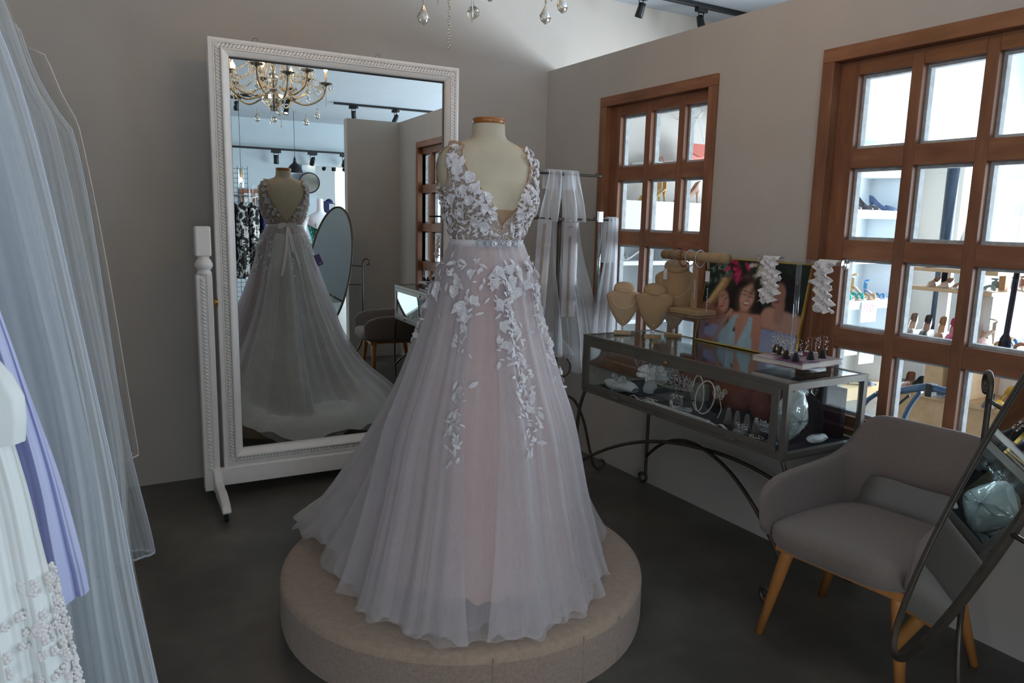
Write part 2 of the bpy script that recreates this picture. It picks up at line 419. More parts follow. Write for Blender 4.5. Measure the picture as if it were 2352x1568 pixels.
spotlight((3.87, 4.11, CE-.03), 'right black track spotlight, half hidden by the partition top', .1, -.3, False)
for i, (x, y, z, lit, lb) in enumerate(((1.50, -2.3, CE-.03, False, 'far left spotlight under the chandelier in the mirror'), (2.13, -2.3, CE-.03, True, 'spotlight with a lit lens behind the chandelier drops in the mirror'),
        (3.02, -2.25, CE-.03, False, 'black spotlight above the left end of the return wall in the mirror'), (3.62, -2.25, CE-.03, False, 'black spotlight above the middle of the return wall in the mirror'))):
    spotlight((x, y, z), lb, .4*i, .5 if i % 2 else -.2, lit, 1.25)
for i, (x, lit, lb) in enumerate(((2.35, False, 'unlit spotlight left of the pendant lamp on the long far track'), (2.93, True, 'lit spotlight right of the pendant lamp on the long far track'), (3.46, True, 'lit spotlight at the right end of the long far track'))):
    spotlight((x, -4.5, 2.53), lb, 0, -.9 if lit else 0, lit, 1.5)
for i, (x, lit, lb) in enumerate(((3.47, True, 'left of three lamps on the short far track'), (3.64, False, 'middle lamp on the short far track, turned away'), (3.85, True, 'right of three lamps on the short far track'))):
    spotlight((x, -6.0, 2.55), lb, 0, -.9 if lit else 0, lit, 1.5)
# ---------------------------------------------------------------- round carpeted podium
PC = V(1.246, 2.478, 0); PR = .70; PZ = .186
pod = thing('display_podium', 'round beige carpeted podium on the concrete floor under the wedding dress', 'podium', PC)
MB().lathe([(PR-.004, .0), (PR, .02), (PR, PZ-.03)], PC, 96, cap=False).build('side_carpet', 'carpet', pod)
mb = MB().lathe([(PR, PZ-.031), (PR-.004, PZ-.012), (PR-.018, PZ-.001), (PR-.05, PZ)], PC, 96, cap=False)
n = 96; b = len(mb.v); mb.v.append((PC.x, PC.y, PZ)); 
for j in range(n): mb.f.append((3*n+j, 3*n+(j+1) % n, b)); mb.m.append(0)
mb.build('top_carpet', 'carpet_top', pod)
for a in (-1.05, -1.32, -1.78, .2, 1.9):
    a -= .12
    MB().tube([(PC.x+(PR+.0005)*math.cos(a), PC.y+(PR+.0005)*math.sin(a), z) for z in (.004, .09, PZ-.012)], .0022, 5).build('seam', 'carpet', pod)
fz = MB()      # fuzzy pile along the rim
for k in range(1500):
    a = rnd(0, 2*PI); r = PR-rnd(0, .03); z = PZ-(.0 if r < PR-.018 else rnd(0, .03))
    p = V(PC.x+r*math.cos(a), PC.y+r*math.sin(a), z); q = p+V(rnd(-.004, .004), rnd(-.004, .004), rnd(.001, .005))
    w = V(-math.sin(a), math.cos(a), 0)*.0012
    fz.add([p-w, p+w, q], [(0, 1, 2)])
tag(fz.build('pile', 'carpet_top', pod), kind='stuff')
for k, (x, y) in enumerate(((.72, 2.15), (.80, 2.02), (.69, 2.48), (1.62, 2.0))):
    pass

# ---------------------------------------------------------------- dress form
CX, CY = 1.252, 2.342
RING = {'a': [(.95, .15), (1.1, .175), (1.25, .165), (1.35, .142), (1.42, .122), (1.47, .138), (1.52, .158), (1.56, .168), (1.62, .182), (1.67, .187), (1.715, .178), (1.745, .148), (1.762, .105), (1.775, .068), (1.80, .055), (1.826, .0545), (1.85, .0545)],
        'f': [(.95, .12), (1.1, .13), (1.25, .118), (1.35, .103), (1.42, .094), (1.47, .103), (1.52, .112), (1.56, .112), (1.62, .102), (1.67, .09), (1.715, .078), (1.745, .067), (1.762, .061), (1.775, .057), (1.80, .053), (1.826, .0545), (1.85, .0545)],
        'b': [(.95, .13), (1.1, .145), (1.25, .125), (1.35, .10), (1.42, .084), (1.47, .088), (1.52, .096), (1.56, .10), (1.62, .102), (1.67, .097), (1.715, .086), (1.745, .072), (1.762, .062), (1.775, .056), (1.80, .053), (1.826, .0545), (1.85, .0545)]}
def torso(th, z, off=0.0):
    a = sinterp(z, RING['a'])+off; f = sinterp(z, RING['f'])+off; b = sinterp(z, RING['b'])+off
    s, c = math.sin(th), math.cos(th)
    # squarer cross-section in the chest
    x = a*math.copysign(abs(s)**.92, s); y = -(f if c > 0 else b)*math.copysign(abs(c)**.92, c)
    dg = math.degrees(math.atan2(s, c))
    lobe = sum(math.exp(-((dg-m)/23)**2) for m in (-36, 36))
    y -= .042*lobe*math.exp(-((z-1.548)/(.045 if z < 1.548 else .062))**2)
    return V(CX+x, CY+y, z)
form = thing('dress_form', 'cream linen dress form with a wooden neck cap, wearing the wedding dress', 'dress form', (CX, CY, PZ))
zt = [.95+.89*k/70 for k in range(71)]
MB().grid(lambda u, v: torso(u*2*PI, zt[round(v*67)] if v < 1 else 1.826), 72, 67, cu=True).build('torso', 'linen_form', form)
MB().lathe([(.0545, 1.826), (.0575, 1.829), (.0575, 1.842), (.054, 1.846), (.001, 1.847)], (CX, CY, 0), 40).build('neck_cap', 'cap_wood', form)
for s in (-1, 1):     # arm plates
    T = Matrix.Translation((CX+s*.176, CY-.004, 1.655)) @ Matrix.Rotation(s*.10, 4, 'Y')
    MB().ball((0, 0, 0), (.018, .062, .078), 20).build('arm_plate', 'linen_form', form).matrix_local = Matrix.Translation(-form.location) @ T
st = MB().tube([(CX, CY, PZ+.02), (CX, CY, 1.0)], .014, 10)
st.build('pole', 'iron', form)
MB().lathe([(.16, 0), (.16, .012), (.03, .03), (.02, .05)], (CX, CY, PZ+.001), 32).build('base', 'iron', form)

# ---------------------------------------------------------------- wedding dress
dress = thing('wedding_dress', 'blush and ivory tulle wedding dress with white flower appliques, on the dress form', 'dress', (CX, CY, PZ))
def bfront(z): return sinterp(z, [(1.42, 0), (1.475, 0.), (1.50, .06), (1.54, .24), (1.60, .46), (1.66, .64), (1.70, .74), (1.745, .86)])
def bback(z): return PI-sinterp(z, [(1.42, 0), (1.45, .0), (1.48, .16), (1.54, .40), (1.60, .60), (1.66, .74), (1.745, .86)])
def armf(z): return sinterp(z, [(1.42, PI/2), (1.585, PI/2), (1.60, 1.38), (1.63, 1.20), (1.67, 1.14), (1.70, 1.17), (1.745, 1.27)])
def armb(z): return PI-sinterp(z, [(1.42, PI/2), (1.585, PI/2), (1.60, 1.40), (1.63, 1.20), (1.67, 1.16), (1.70, 1.18), (1.745, 1.26)])
for s in (-1, 1):
    low = lambda u, v, s=s: torso(s*lerp(bfront(lerp(1.415, 1.585, v)), bback(lerp(1.415, 1.585, v)), u), lerp(1.415, 1.585, v), .0045)
    upf = lambda u, v, s=s: torso(s*lerp(bfront(lerp(1.585, 1.745, v)), armf(lerp(1.585, 1.745, v)), u), lerp(1.585, 1.745, v), .0045)
    upb = lambda u, v, s=s: torso(s*lerp(armb(lerp(1.585, 1.745, v)), bback(lerp(1.585, 1.745, v)), u), lerp(1.585, 1.745, v), .0045)
    MB().grid(low, 60, 22).grid(upf, 18, 20).grid(upb, 18, 20).build('bodice_side', 'bodice_lace', dress)
    x0, x1 = .112, .140
    A = [upf(k/6, 1) for k in range(7)]; B = [upb(1-k/6, 1) for k in range(7)]
    sm = MB().grid(lambda u, v: (lambda p, q: V(lerp(p.x, q.x, v), lerp(p.y, q.y, v), lerp(p.z, q.z, v)+.018*math.sin(PI*v)))(A[round(u*6)], B[round(u*6)]), 6, 8)
    sm.build('shoulder_strap', 'nude_mesh', dress)
    for fn, a, b in ((lambda t: upf(0, t), 0, 1), (lambda t: upf(1, t), 0, 1), (lambda t: upb(0, t), 0, 1), (lambda t: upb(1, t), 0, 1), (lambda t: low(0, t), .3, 1), (lambda t: low(1, t), .2, 1)):
        MB().tube([fn(lerp(a, b, k/14)) for k in range(15)], .0022, 5).build('piping', 'nude_mesh', dress)
# plunge inset of nude mesh at the bottom of the V
MB().grid(lambda u, v: torso(lerp(-bfront(lerp(1.47, 1.535, v)), bfront(lerp(1.47, 1.535, v)), u), lerp(1.47, 1.535, v), .003), 10, 10).build('plunge_inset', 'nude_mesh', dress)

HEMR = [(-180, 1.16), (-160, 1.08), (-150, .96), (-141, .83), (-133, .74), (-124, .64), (-114, .56), (-102, .515), (-88, .515), (-60, .53), (-28, .545), (0, .51), (40, .455), (62, .462), (85, .53), (97, .62), (106, .70), (122, .84), (150, 1.04), (180, 1.16)]
UF = [(0, 0), (.06, .085), (.10, .14), (.21, .225), (.39, .42), (.52, .58), (.72, .73), (.92, .91), (1, 1)]
UBk = [(0, 0), (.06, .05), (.15, .09), (.39, .22), (.55, .34), (.70, .47), (.82, .62), (.92, .82), (1, 1)]
UL = [(0, 0), (.2, .17), (.39, .29), (.52, .40), (.70, .60), (.88, .82), (1, 1)]
def fold(th, k, ph):
    d = math.degrees(th)
    return (math.sin(th*14+ph+1.6*math.sin(th*3+ph))+.55*math.sin(th*25+ph*2.3+1.1*math.sin(5*th))+.3*math.sin(th*47+ph*1.7+1.5*math.sin(7*th)))*k
def skirt(th, t, rs=1.0, ph=0., amp=1.0, off=0.0, zmin=None, zh=None, rmax=9):
    d = math.degrees(th)
    while d > 180: d -= 360
    while d < -180: d += 360
    w0 = torso(th, 1.42, .004); r0 = math.hypot(w0.x-CX, w0.y-CY)
    R = min(rmax, sinterp(d, HEMR)*rs)
    back = smooth(78, 112, abs(d)) if d > 0 else 0; left = smooth(96, 122, -d)
    u = sinterp(t, UF)*(1-back-left)+sinterp(t, UBk)*back+sinterp(t, UL)*left
    r = r0+(R-r0)*u+off
    far = smooth(138, 168, abs(d))
    z = 1.42-(1.42-(PZ+.004))*(t*(1-far)+far*min(1, t/.86 if t < .86 else 1))
    z += .014*math.exp(-((t-.05)/.05)**2)*0
    A = (.004+.026*t)*(.5+.5*smooth(0, .25, t))
    r += fold(th, A*.55*amp, ph)
    z += (.014*math.sin(th*17+ph)+.010*math.sin(th*41+ph*2))*smooth(.8, 1, t)*(1-far)
    if -140 < d < -108: z += .075*smooth(.6, 1, t)*math.sin(PI*(d+140)/32)
    x = CX+r*math.sin(th); y = CY-r*math.cos(th)
    q = math.hypot(x-PC.x, y-PC.y)
    if zh is not None and z < zh: z = zh
    base = (PZ+.006 if q < PR+.005 else lerp(PZ+.006, .012, smooth(PR-.06, PR+.42, q)))+off*1.6
    z = max(z, base) if q < PR+.005 else max(lerp(z, base, smooth(PR, PR+.40, q)), base)
    return V(x, y, z)
NU = 460
MB().grid(lambda u, v: skirt(-PI+u*2*PI, v*.925, .85, .4, .6, 0, rmax=.50), 200, 46, cu=True).build('skirt_lining', 'blush_lining', dress)
MB().grid(lambda u, v: skirt(-PI+u*2*PI, v*.98, .93, 3.7, 1.5, .0, rmax=.62), 300, 50, cu=True).build('underskirt', 'tulle_over', dress)
# the lining is kept inside the podium circle by a shorter hem radius
def mid(u, v):
    g = .21*(1-.75*v*v)
    return skirt(-.50+g+u*(2*PI-2*g), v, .965, 2.1, 1.1, .002)
MB().grid(mid, NU, 60).build('tulle_layer', 'tulle', dress)
MB().grid(lambda u, v: skirt(-PI+u*2*PI, v, 1.0, 5.2, 1.25, .009), NU, 60, cu=True).build('tulle_overlay', 'tulle_over', dress)
# train panel over the back
MB().grid(lambda u, v: skirt(lerp(2.35, 3.80, u), lerp(.04, 1, v), .985, 1.3, 1.2, .018), 170, 56).build('train', 'train_tulle', dress)

def flower(name='flower_applique', r=.021, npet=5, parent=None, seed=0):
    rs = random.Random(seed); mb = MB()
    for lay, (k, rr, lift) in enumerate(((npet, 1.0, .18), (npet, .68, .42))):
        for i in range(k):
            a = 2*PI*(i+.5*lay)/k+rs.uniform(-.1, .1); ca, sa = math.cos(a), math.sin(a); L = r*rr*rs.uniform(.9, 1.1)
            def pt(u, v):
                w = math.sin(PI*min(1, v*.86+.10))**.7*.62*L*(u-.5)*2
                h = L*lift*(v**1.6)+.0035+lay*.002-abs(u-.5)*.0+(abs(u-.5)*2)**2*.003
                x = L*v
                return V(x*ca-w*sa, x*sa+w*ca, h)
            mb.grid(pt, 4, 4)
    o = mb.build(name, 'petal', parent, origin=(0, 0, 0) if parent is None else None)
    return o
def leafspray(mb, n=5, L=.03, rs=random):
    "returns local geometry of a twig of pointed leaves along +x"
    pass
BASEF = []
for k in range(3):
    o = flower(seed=k, npet=5+(k == 2)); BASEF.append(o.data); bpy.data.objects.remove(o)
from mathutils import Quaternion
def surf_normal(fn, u, v, e=1e-3):
    p = fn(u, v); a = fn(u+e, v)-p; b = fn(u, v+e)-p; nn = a.cross(b).normalized()
    return p, nn
leaves = MB(); beads = MB()
def leaf(p, nrm, ang, L, w=.34):
    q = nrm.to_track_quat('Z', 'Y'); x = q @ V(math.cos(ang), math.sin(ang), 0); y = q @ V(-math.sin(ang), math.cos(ang), 0)
    pts = []
    for t, ww, h in ((0, .05, .001), (.25, .75, .004), (.5, 1, .006), (.78, .6, .006), (1, .02, .003)):
        pts += [p+x*L*t+y*L*w*ww*.5+nrm*h, p+x*L*t+nrm*(h+.0015), p+x*L*t-y*L*w*ww*.5+nrm*h]
    fs = []
    for i in range(4):
        for j in range(2): fs.append((i*3+j, i*3+j+1, i*3+j+4, i*3+j+3))
    leaves.add(pts, fs)
nflower = [0]
def place_flower(p, nrm, size):
    o = bpy.data.objects.new('flower_applique', BASEF[nflower[0] % 3]); C.objects.link(o); o.parent = dress
    q = nrm.to_track_quat('Z', 'Y') @ Quaternion((0, 0, 1), rnd(0, 6.28))
    o.location = p-dress.location+nrm*.001; size *= rnd(.85, 1.1); o.rotation_mode = 'QUATERNION'; o.rotation_quaternion = q; o.scale = (size,)*3
    nflower[0] += 1
    for _ in range(3): beads.ball(p+nrm*.012*size+V(rnd(-1, 1), rnd(-1, 1), rnd(-1, 1))*.0025, .0016, 6)
def out(nrm, p):
    c = V(p.x-CX, p.y-CY, 0)
    return nrm if nrm.dot(c) > 0 else -nrm
def on_body(th, z, size=1.0, fl=True, nl=2):
    p = torso(th, z, .006); e = .01
    nn = (torso(th+e, z, .006)-p).cross(torso(th, z+e, .006)-p).normalized(); nn = out(nn, p)
    if fl: place_flower(p, nn, size)
    for _ in range(nl): leaf(p, nn, rnd(0, 6.28), rnd(.022, .040)*size, rnd(.28, .5))
def on_skirt(th, t, size=1.0, fl=True, nl=2, down=None):
    size *= .84
    f = lambda a, b: skirt(a, b, 1.0, 5.2, 1.25, .010)
    p = f(th, t); nn = (f(th+.02, t)-f(th-.02, t)).cross(f(th, t+.02)-f(th, t-.02 if t > .02 else t)).normalized(); nn = out(nn, p)
    if fl: place_flower(p, nn, size)
    for _ in range(nl): leaf(p, nn, rnd(0, 6.28), rnd(.024, .046)*size, rnd(.28, .5))
R_ = random.Random(3)
D2 = math.radians
# bodice: flowers follow the V on both sides, clusters on each cup
for s in (-1, 1):
    for z, d, sz in ((1.735, 62, .8), (1.70, 56, .9), (1.665, 50, 1.15), (1.63, 40, 1.2), (1.60, 50, 1.0), (1.60, 32, 1.2), (1.572, 22, 1.1), (1.565, 45, 1.1), (1.56, 68, 1.1), (1.535, 30, .9), (1.53, 56, 1.0), (1.515, 14, 1.0), (1.50, 40, .9), (1.50, 76, .9), (1.475, 24, 1.1)):
        dd = d+(3 if s > 0 else 0)+R_.uniform(-3, 3)
        on_body(s*D2(dd), z+R_.uniform(-.006, .006), sz*.80, True, 4)
    for z, d, sz in ((1.72, 132, .9), (1.68, 130, 1.0), (1.64, 132, .9), (1.60, 136, 1.0), (1.56, 142, .8), (1.52, 148, .8), (1.50, 160, .7)):
        on_body(s*D2(d), z, sz, True, 2)
    for _ in range(150):
        z_ = R_.uniform(1.450, 1.61); on_body(s*max(D2(R_.uniform(8, 98)), bfront(z_)+.10), z_, .8, False, 1)
    for _ in range(14): on_body(s*D2(R_.uniform(40, 62)), R_.uniform(1.62, 1.74), 1, False, 1)
    for _ in range(14): on_body(s*D2(R_.uniform(112, 165)), R_.uniform(1.44, 1.56), 1, False, 1)
for _ in range(420):
    z_ = R_.uniform(1.44, 1.62); th = R_.choice((-1, 1))*max(D2(R_.uniform(5, 90)), bfront(z_)+.04); p = torso(th, z_, .010); beads.ball(p, .0014, 5)
# skirt: dense below the belt, then trailing cascades
for k in range(14): on_skirt(D2(R_.uniform(-120, 75)), R_.uniform(.06, .14), R_.uniform(.9, 1.25), True, 3)
for _ in range(110): on_skirt(D2(R_.uniform(-130, 80)), abs(R_.gauss(.03, .07))+.045, 1, False, 1)
for th, t, sz in ((-60, .13, 1.15), (-52, .17, 1.1), (-40, .15, .9), (-46, .20, .9), (-44, .40, 1.1), (-42, .445, .8), (-43, .475, 1.0), (-41, .50, .8),
                  (-6, .12, 1.3), (4, .10, 1.1), (-14, .16, .9), (-4, .19, 1.2), (2, .24, 1.0), (-9, .27, .9), (3, .31, .9), (0, .36, 1.0), (5, .41, .8), (2, .44, .9), (6, .48, .8), (-12, .22, .9),
                  (42, .15, 1.0), (46, .22, .9), (50, .29, .9), (52, .37, .7), (-100, .13, 1.1), (-106, .18, 1.0), (-86, .12, 1.0), (-112, .24, .8), (70, .12, 1.0)):
    on_skirt(D2(th), t, sz, True, 3)
for th0, t0, t1, n in ((-46, .14, .30, 26), (-43, .36, .58, 30), (-2, .14, .56, 70), (6, .2, .50, 30), (-12, .16, .34, 22), (46, .12, .42, 34), (-106, .12, .30, 22), (110, .06, .34, 22), (175, .06, .26, 26), (140, .05, .15, 10), (-140, .05, .3, 20)):
    for k in range(n):
        on_skirt(D2(th0+R_.gauss(0, 3.2)), lerp(t0, t1, k/n), 1, False, 1)
for th, t in ((108, .12), (112, .18), (110, .25), (178, .09), (170, .14), (-140, .10), (-142, .17)): on_skirt(D2(th), t, .9, True, 2)
leaves.build('leaf_applique', 'petal_leaf', dress)['kind'] = 'stuff'
beads.build('seed_beads', 'pearl', dress)['kind'] = 'stuff'
# purple swing tag on the back of the skirt
pt = skirt(D2(126), .17, 1, 0, 0, .055)
T = Matrix.Translation(pt) @ Matrix.Rotation(D2(-28), 4, 'Z') @ Matrix.Rotation(-.25, 4, 'Y') @ Matrix.Rotation(.30, 4, 'X')
tg = MB().box(-.028, .028, -.001, .001, -.085, 0, T=T).build('swing_tag', 'purple_card', dress, smooth=False); tg['label'] = 'purple paper swing tag'
MB().box(-.012, .014, .0011, .0016, -.072, -.069, T=T).build('printed_line', 'white_card', tg, smooth=False)

# ---------------------------------------------------------------- jewelled belt
belt = thing('bridal_belt', 'ivory satin ribbon belt with a rhinestone centrepiece around the dress waist', 'belt', (CX, CY, 1.41))
MB().grid(lambda u, v: torso(-PI+u*2*PI, lerp(1.408, 1.432, v), .0115), 96, 3, cu=True).build('ribbon', 'ribbon', belt, solidify=.001)
orn = MB()
def bpt(dx, dz, o=.017):
    th = dx/.112; return torso(th, 1.421+dz, o)
for cx, a, b in ((0.0, .021, .020), (.041, .018, .016), (-.041, .018, .016), (.064, .008, .012), (-.064, .008, .012), (.020, .007, .007), (-.020, .007, .007)):
    for ring, k in ((1, 26), (.66, 18), (.34, 9), (0, 1)):
        for i in range(k):
            an = 2*PI*i/k; orn.ball(bpt(cx+a*ring*math.cos(an), b*ring*math.sin(an), .017+.002*(1-ring)), .0021+.0016*(ring == 0)+.0006*(ring < .5), 6)
    for i in range(10):
        an = 2*PI*i/10; orn.ball(bpt(cx+a*1.12*math.cos(an), b*1.12*math.sin(an)), (.003), 6)
for k in range(90): orn.ball(bpt(rnd(-.066, .066), rnd(-.011, .011), .015), .0018, 5)
orn.build('rhinestone_centrepiece', 'crystal_bead', belt)['label'] = 'silver rhinestone centrepiece'
bk = torso(PI, 1.42, .018)
bow = MB()
for s in (-1, 1):
    bow.grid(lambda u, v, s=s: bk+V(s*(.004+.075*math.sin(PI*u)*.9+.0*v), .006+.018*math.sin(PI*u), (.012-.05*u*(1-u)*1.2*(1 if v > .5 else 1))+lerp(-.010, .010, v)+.022*math.sin(2*PI*u)*.5), 14, 2)
bow.ball(bk+V(0, .008, 0), (.011, .009, .012), 10)
for s, L in ((-1, .30), (1, .26), (.3, .16)):
    bow.grid(lambda u, v, s=s, L=L: skirt(PI-s*(.04+.22*v)+lerp(-.05, .05, u)*(1-.4*v), .004+L*v/1.23, 1, 0, 0, .034), 2, 14)
bow.build('bow', 'ribbon', belt)['label'] = 'ribbon bow tied at the back'

# ---------------------------------------------------------------- white standing mirror
YM, TH = 4.056, -.0278
def Mw(x, y, z):      # mirror coordinates: x sideways from (1.25), y toward the room is negative
    return V(1.25+x*math.cos(TH)-y*math.sin(TH), YM+x*math.sin(TH)+y*math.cos(TH), z)
MT = Matrix.Translation((1.25, YM, 0)) @ Matrix.Rotation(TH, 4, 'Z')
sm = thing('standing_mirror', 'tall white rope-moulded mirror standing against the back wall behind the dress', 'mirror', (1.25, YM, 0))
xl, xr, zb, zt_ = -.654, .690, .160, 2.352
il, ir, ib, it = -.553, .609, .252, 2.272
def ringframe(prof, mat, name, parent):
    mb = MB()
    corners = [((xl, zb), (il, ib)), ((xr, zb), (ir, ib)), ((xr, zt_), (ir, it)), ((xl, zt_), (il, it))]
    k = len(prof); vs = []
    for (o, i) in corners:
        for t, y in prof: vs.append(MT @ V(lerp(o[0], i[0], t), y, lerp(o[1], i[1], t)))
    fs = []
    for c in range(4):
        c2 = (c+1) % 4
        for j in range(k-1): fs.append((c*k+j, c2*k+j, c2*k+j+1, c*k+j+1))
    mb.add(vs, fs); return mb.build(name, mat, parent, smooth=False)
prof = [(0, 0), (0, -.036), (.02, -.042), (.20, -.046), (.22, -.040), (.24, -.046), (.28, -.046), (.30, -.030), (.34, -.030), (.52, -.030), (.56, -.030), (.58, -.046), (.60, -.052), (.66, -.052), (.69, -.044), (.76, -.040), (.90, -.030), (.96, -.024), (1.0, -.014), (1.0, 0)]
fr_ = ringframe(prof, 'white_paint', 'mirror_frame', sm)
rope = MB()
def ropeline(a, b, n, ax):
    for k in range(n):
        t = (k+.5)/n; p = MT @ V(lerp(a[0], b[0], t), -.036, lerp(a[1], b[1], t))
        R = Matrix.Rotation(TH, 4, 'Z') @ (Matrix.Rotation(.75, 4, 'Y') if ax == 'z' else Matrix.Rotation(.75+PI/2, 4, 'Y'))
        rope.ball(p, (.0165, .009, .0068), 8, T=R)
cx0, cx1, cz0, cz1 = lerp(xl, il, .43), lerp(xr, ir, .43), lerp(zb, ib, .43), lerp(zt_, it, .43)
ropeline((cx0, cz0), (cx0, cz1), 122, 'z'); ropeline((cx1, cz0), (cx1, cz1), 122, 'z'); ropeline((cx0, cz0), (cx1, cz0), 70, 'x'); ropeline((cx0, cz1), (cx1, cz1), 70, 'x')
rope.build('rope_moulding', 'white_paint', sm)
MB().box(xl+.01, xr-.01, .0, .018, zb+.01, zt_-.01, T=MT).build('back_board', 'light_wood', sm, smooth=False)
MB().add([MT @ V(x, -.004, z) for x, z in ((il-.004, ib-.004), (ir+.004, ib-.004), (ir+.004, it+.004), (il-.004, it+.004))], [(0, 1, 2, 3)]).build('mirror_glass', 'mirror', sm, smooth=False)
MB().box(il-.002, ir+.002, -.0145, -.0045, it-.006, it+.001, T=MT).box(il-.002, il+.001, -.0145, -.0045, ib, it, T=MT).box(ir-.003, ir+.002, -.0145, -.0045, ib, it, T=MT).build('glass_edge', 'black_metal', sm, smooth=False)
MB().box(-.72, .75, -.052, -.014, .068, .162, T=MT).build('rail', 'white_paint', sm, smooth=False, bevel=.003)
for s, px in ((-1, -.712), (1, .742)):
    post = MB()
    post.box(px-.040, px+.036, -.065, .012, 1.285, 1.436, T=MT).build('post_block', 'white_paint', sm, smooth=False, bevel=.008)
    MB().lathe([(.028, 1.287), (.028, 1.275), (.034, 1.268), (.042, 1.25), (.044, 1.235), (.036, 1.222), (.03, 1.215), (.036, 1.205), (.038, 1.19)], (0, 0, 0), 20, T=MT @ Matrix.Translation((px, -.03, 0))).build('turned_neck', 'white_paint', sm)
    MB().box(px-.042, px+.034, -.060, .012, .05, 1.192, T=MT).box(px+.005, px+.034, -.068, -.059, .16, 1.192, T=MT).build('post', 'white_paint', sm, smooth=False, bevel=.004)
    rp = MB()
    for k in range(52):
        rp.ball(MT @ V(px-.012, -.0625, .175+k*.0194), (.0145, .007, .0062), 8, T=Matrix.Rotation(.7, 4, 'Y'))
    rp.build('post_rope', 'white_paint', sm)
    # curved foot running forward to a caster
    side = [(-.052, .175), (-.10, .165), (-.15, .125), (-.19, .118), (-.23, .112), (-.262, .118), (-.30, .112), (-.355, .098), (-.398, .082), (-.424, .055), (-.40, .040), (-.36, .050), (-.30, .050), (-.25, .052), (-.19, .050), (-.13, .060), (-.09, .052), (-.052, .045)]
    TT = MT @ Matrix(((0, 0, 1, px-.004), (1, 0, 0, 0), (0, 1, 0, 0), (0, 0, 0, 1)))
    MB().prism(side, 0, .042, TT).build('foot', 'white_paint', sm, smooth=False, bevel=.008, seg=3)
    side2 = [(.012, .175), (.08, .15), (.16, .11), (.24, .09), (.26, .055), (.2, .045), (.1, .05), (.012, .045)]
    MB().prism(side2, 0, .042, TT).build('foot', 'white_paint', sm, smooth=False, bevel=.008)
    for y in (-.385, .22):
        cm = MB().lathe([(.017, -.009), (.019, -.006), (.019, .006), (.017, .009)], (0, 0, 0), 16, T=MT @ Matrix.Translation((px+.017, y, .0195)) @ Matrix.Rotation(PI/2, 4, 'Y')).tube([MT @ V(px+.017, y+.004, .022), MT @ V(px+.017, y+.004, .055)], .006, 8)
        cm.build('caster', 'black_rubber', sm)
for x in (-.42, .22):      # wire hooks on the top edge
    p = [MT @ V(x+dx, -.02, zt_+dz) for dx, dz in ((-.02, .0), (-.018, .012), (-.004, .022), (.006, .018), (.004, .008))]
    MB().tube(spline(p, 4), .0012, 5).build('wire_hook', 'iron', sm)
MB().lathe([(.02, 0), (.016, .02), (.001, .024)], (0, 0, 0), 12, T=MT @ Matrix.Translation((xl-.02, -.03, 1.05)) @ Matrix.Rotation(PI/2, 4, 'Y')).build('pivot_knob', 'brass', sm)
# ---------------------------------------------------------------- display case
KX0, KX1, KY0, KY1, KB, KT = 2.28, 2.76, 1.83, 3.158, .615, .912
case = thing('display_case', 'dark iron and glass jewellery display case on scrolled legs below the first window', 'display case', (2.52, 2.494, 0))
fr = MB(); q = .024
for x in (KX0, KX1-q):
    for y in (KY0, KY1-q): fr.box(x, x+q, y, y+q, KB, KT-.001)
for z0, z1 in ((KB, KB+q), (KT-q, KT-.001)):
    fr.box(KX0, KX0+q, KY0+q, KY1-q, z0, z1).box(KX1-q, KX1, KY0+q, KY1-q, z0, z1).box(KX0+q, KX1-q, KY0, KY0+q, z0, z1).box(KX0+q, KX1-q, KY1-q, KY1, z0, z1)
fr.box(KX0-.002, KX0+.020, KY0-.002, KY1+.002, KT-.001, KT+.003).box(KX1-.020, KX1+.002, KY0-.002, KY1+.002, KT-.001, KT+.003).box(KX0+.020, KX1-.02, KY0-.002, KY0+.02, KT-.001, KT+.003).box(KX0+.02, KX1-.02, KY1-.02, KY1+.002, KT-.001, KT+.003)
fr.build('frame', 'gunmetal', case, smooth=False)
MB().box(KX0+.020, KX1-.020, KY0+.020, KY1-.020, KT-.004, KT+.001).build('glass_top', 'table_glass', case, smooth=False)
MB().box(KX0+.002, KX1-.002, KY0+.002, KY1-.002, KB-.004, KB+.004).build('base_plate', 'gunmetal', case, smooth=False)
MB().box(KX0+q, KX1-q, KY0+q, KY1-q, KB+.004, KB+.016).build('velvet_floor', 'velvet_blue', case, smooth=False)['label'] = 'navy velvet floor'
dr = MB(); X0, X1 = KX0-.007, KX0+.001
dy0, dy1, dz0, dz1 = 1.868, 3.128, .637, .893; e = .034
dr.box(X0, X1, dy0, dy1, dz1-e, dz1).box(X0, X1, dy0, dy1, dz0, dz0+e*.8).box(X0, X1, dy0, dy0+e, dz0+e*.8, dz1-e).box(X0, X1, dy1-e, dy1, dz0+e*.8, dz1-e)
door = dr.build('door', 'gunmetal', case, smooth=False, bevel=.0015)
MB().box(KX0-.003, KX0-.001, dy0+e, dy1-e, dz0+e*.8, dz1-e).build('door_glass', 'case_glass', door, smooth=False)
T = Matrix.Rotation(-PI/2, 4, 'Y')
MB().lathe([(.0105, 0), (.0105, .004), (.008, .006), (.001, .0065)], (KX0-.007, 2.505, .876), 16, T=T).build('lock', 'brass', door)['label'] = 'small brass lock'
MB().box(KX0-.0145, KX0-.0132, 2.500, 2.510, .8752, .8768).build('keyhole', 'black_metal', door, smooth=False)
for y in (2.86, 2.09):
    MB().tube([(KX0-.010, y-.028, .636), (KX0-.010, y+.028, .636)], .0042, 8).box(KX0-.009, KX0, y-.022, y+.022, .628, .645).build('hinge', 'gunmetal', door, smooth=False)
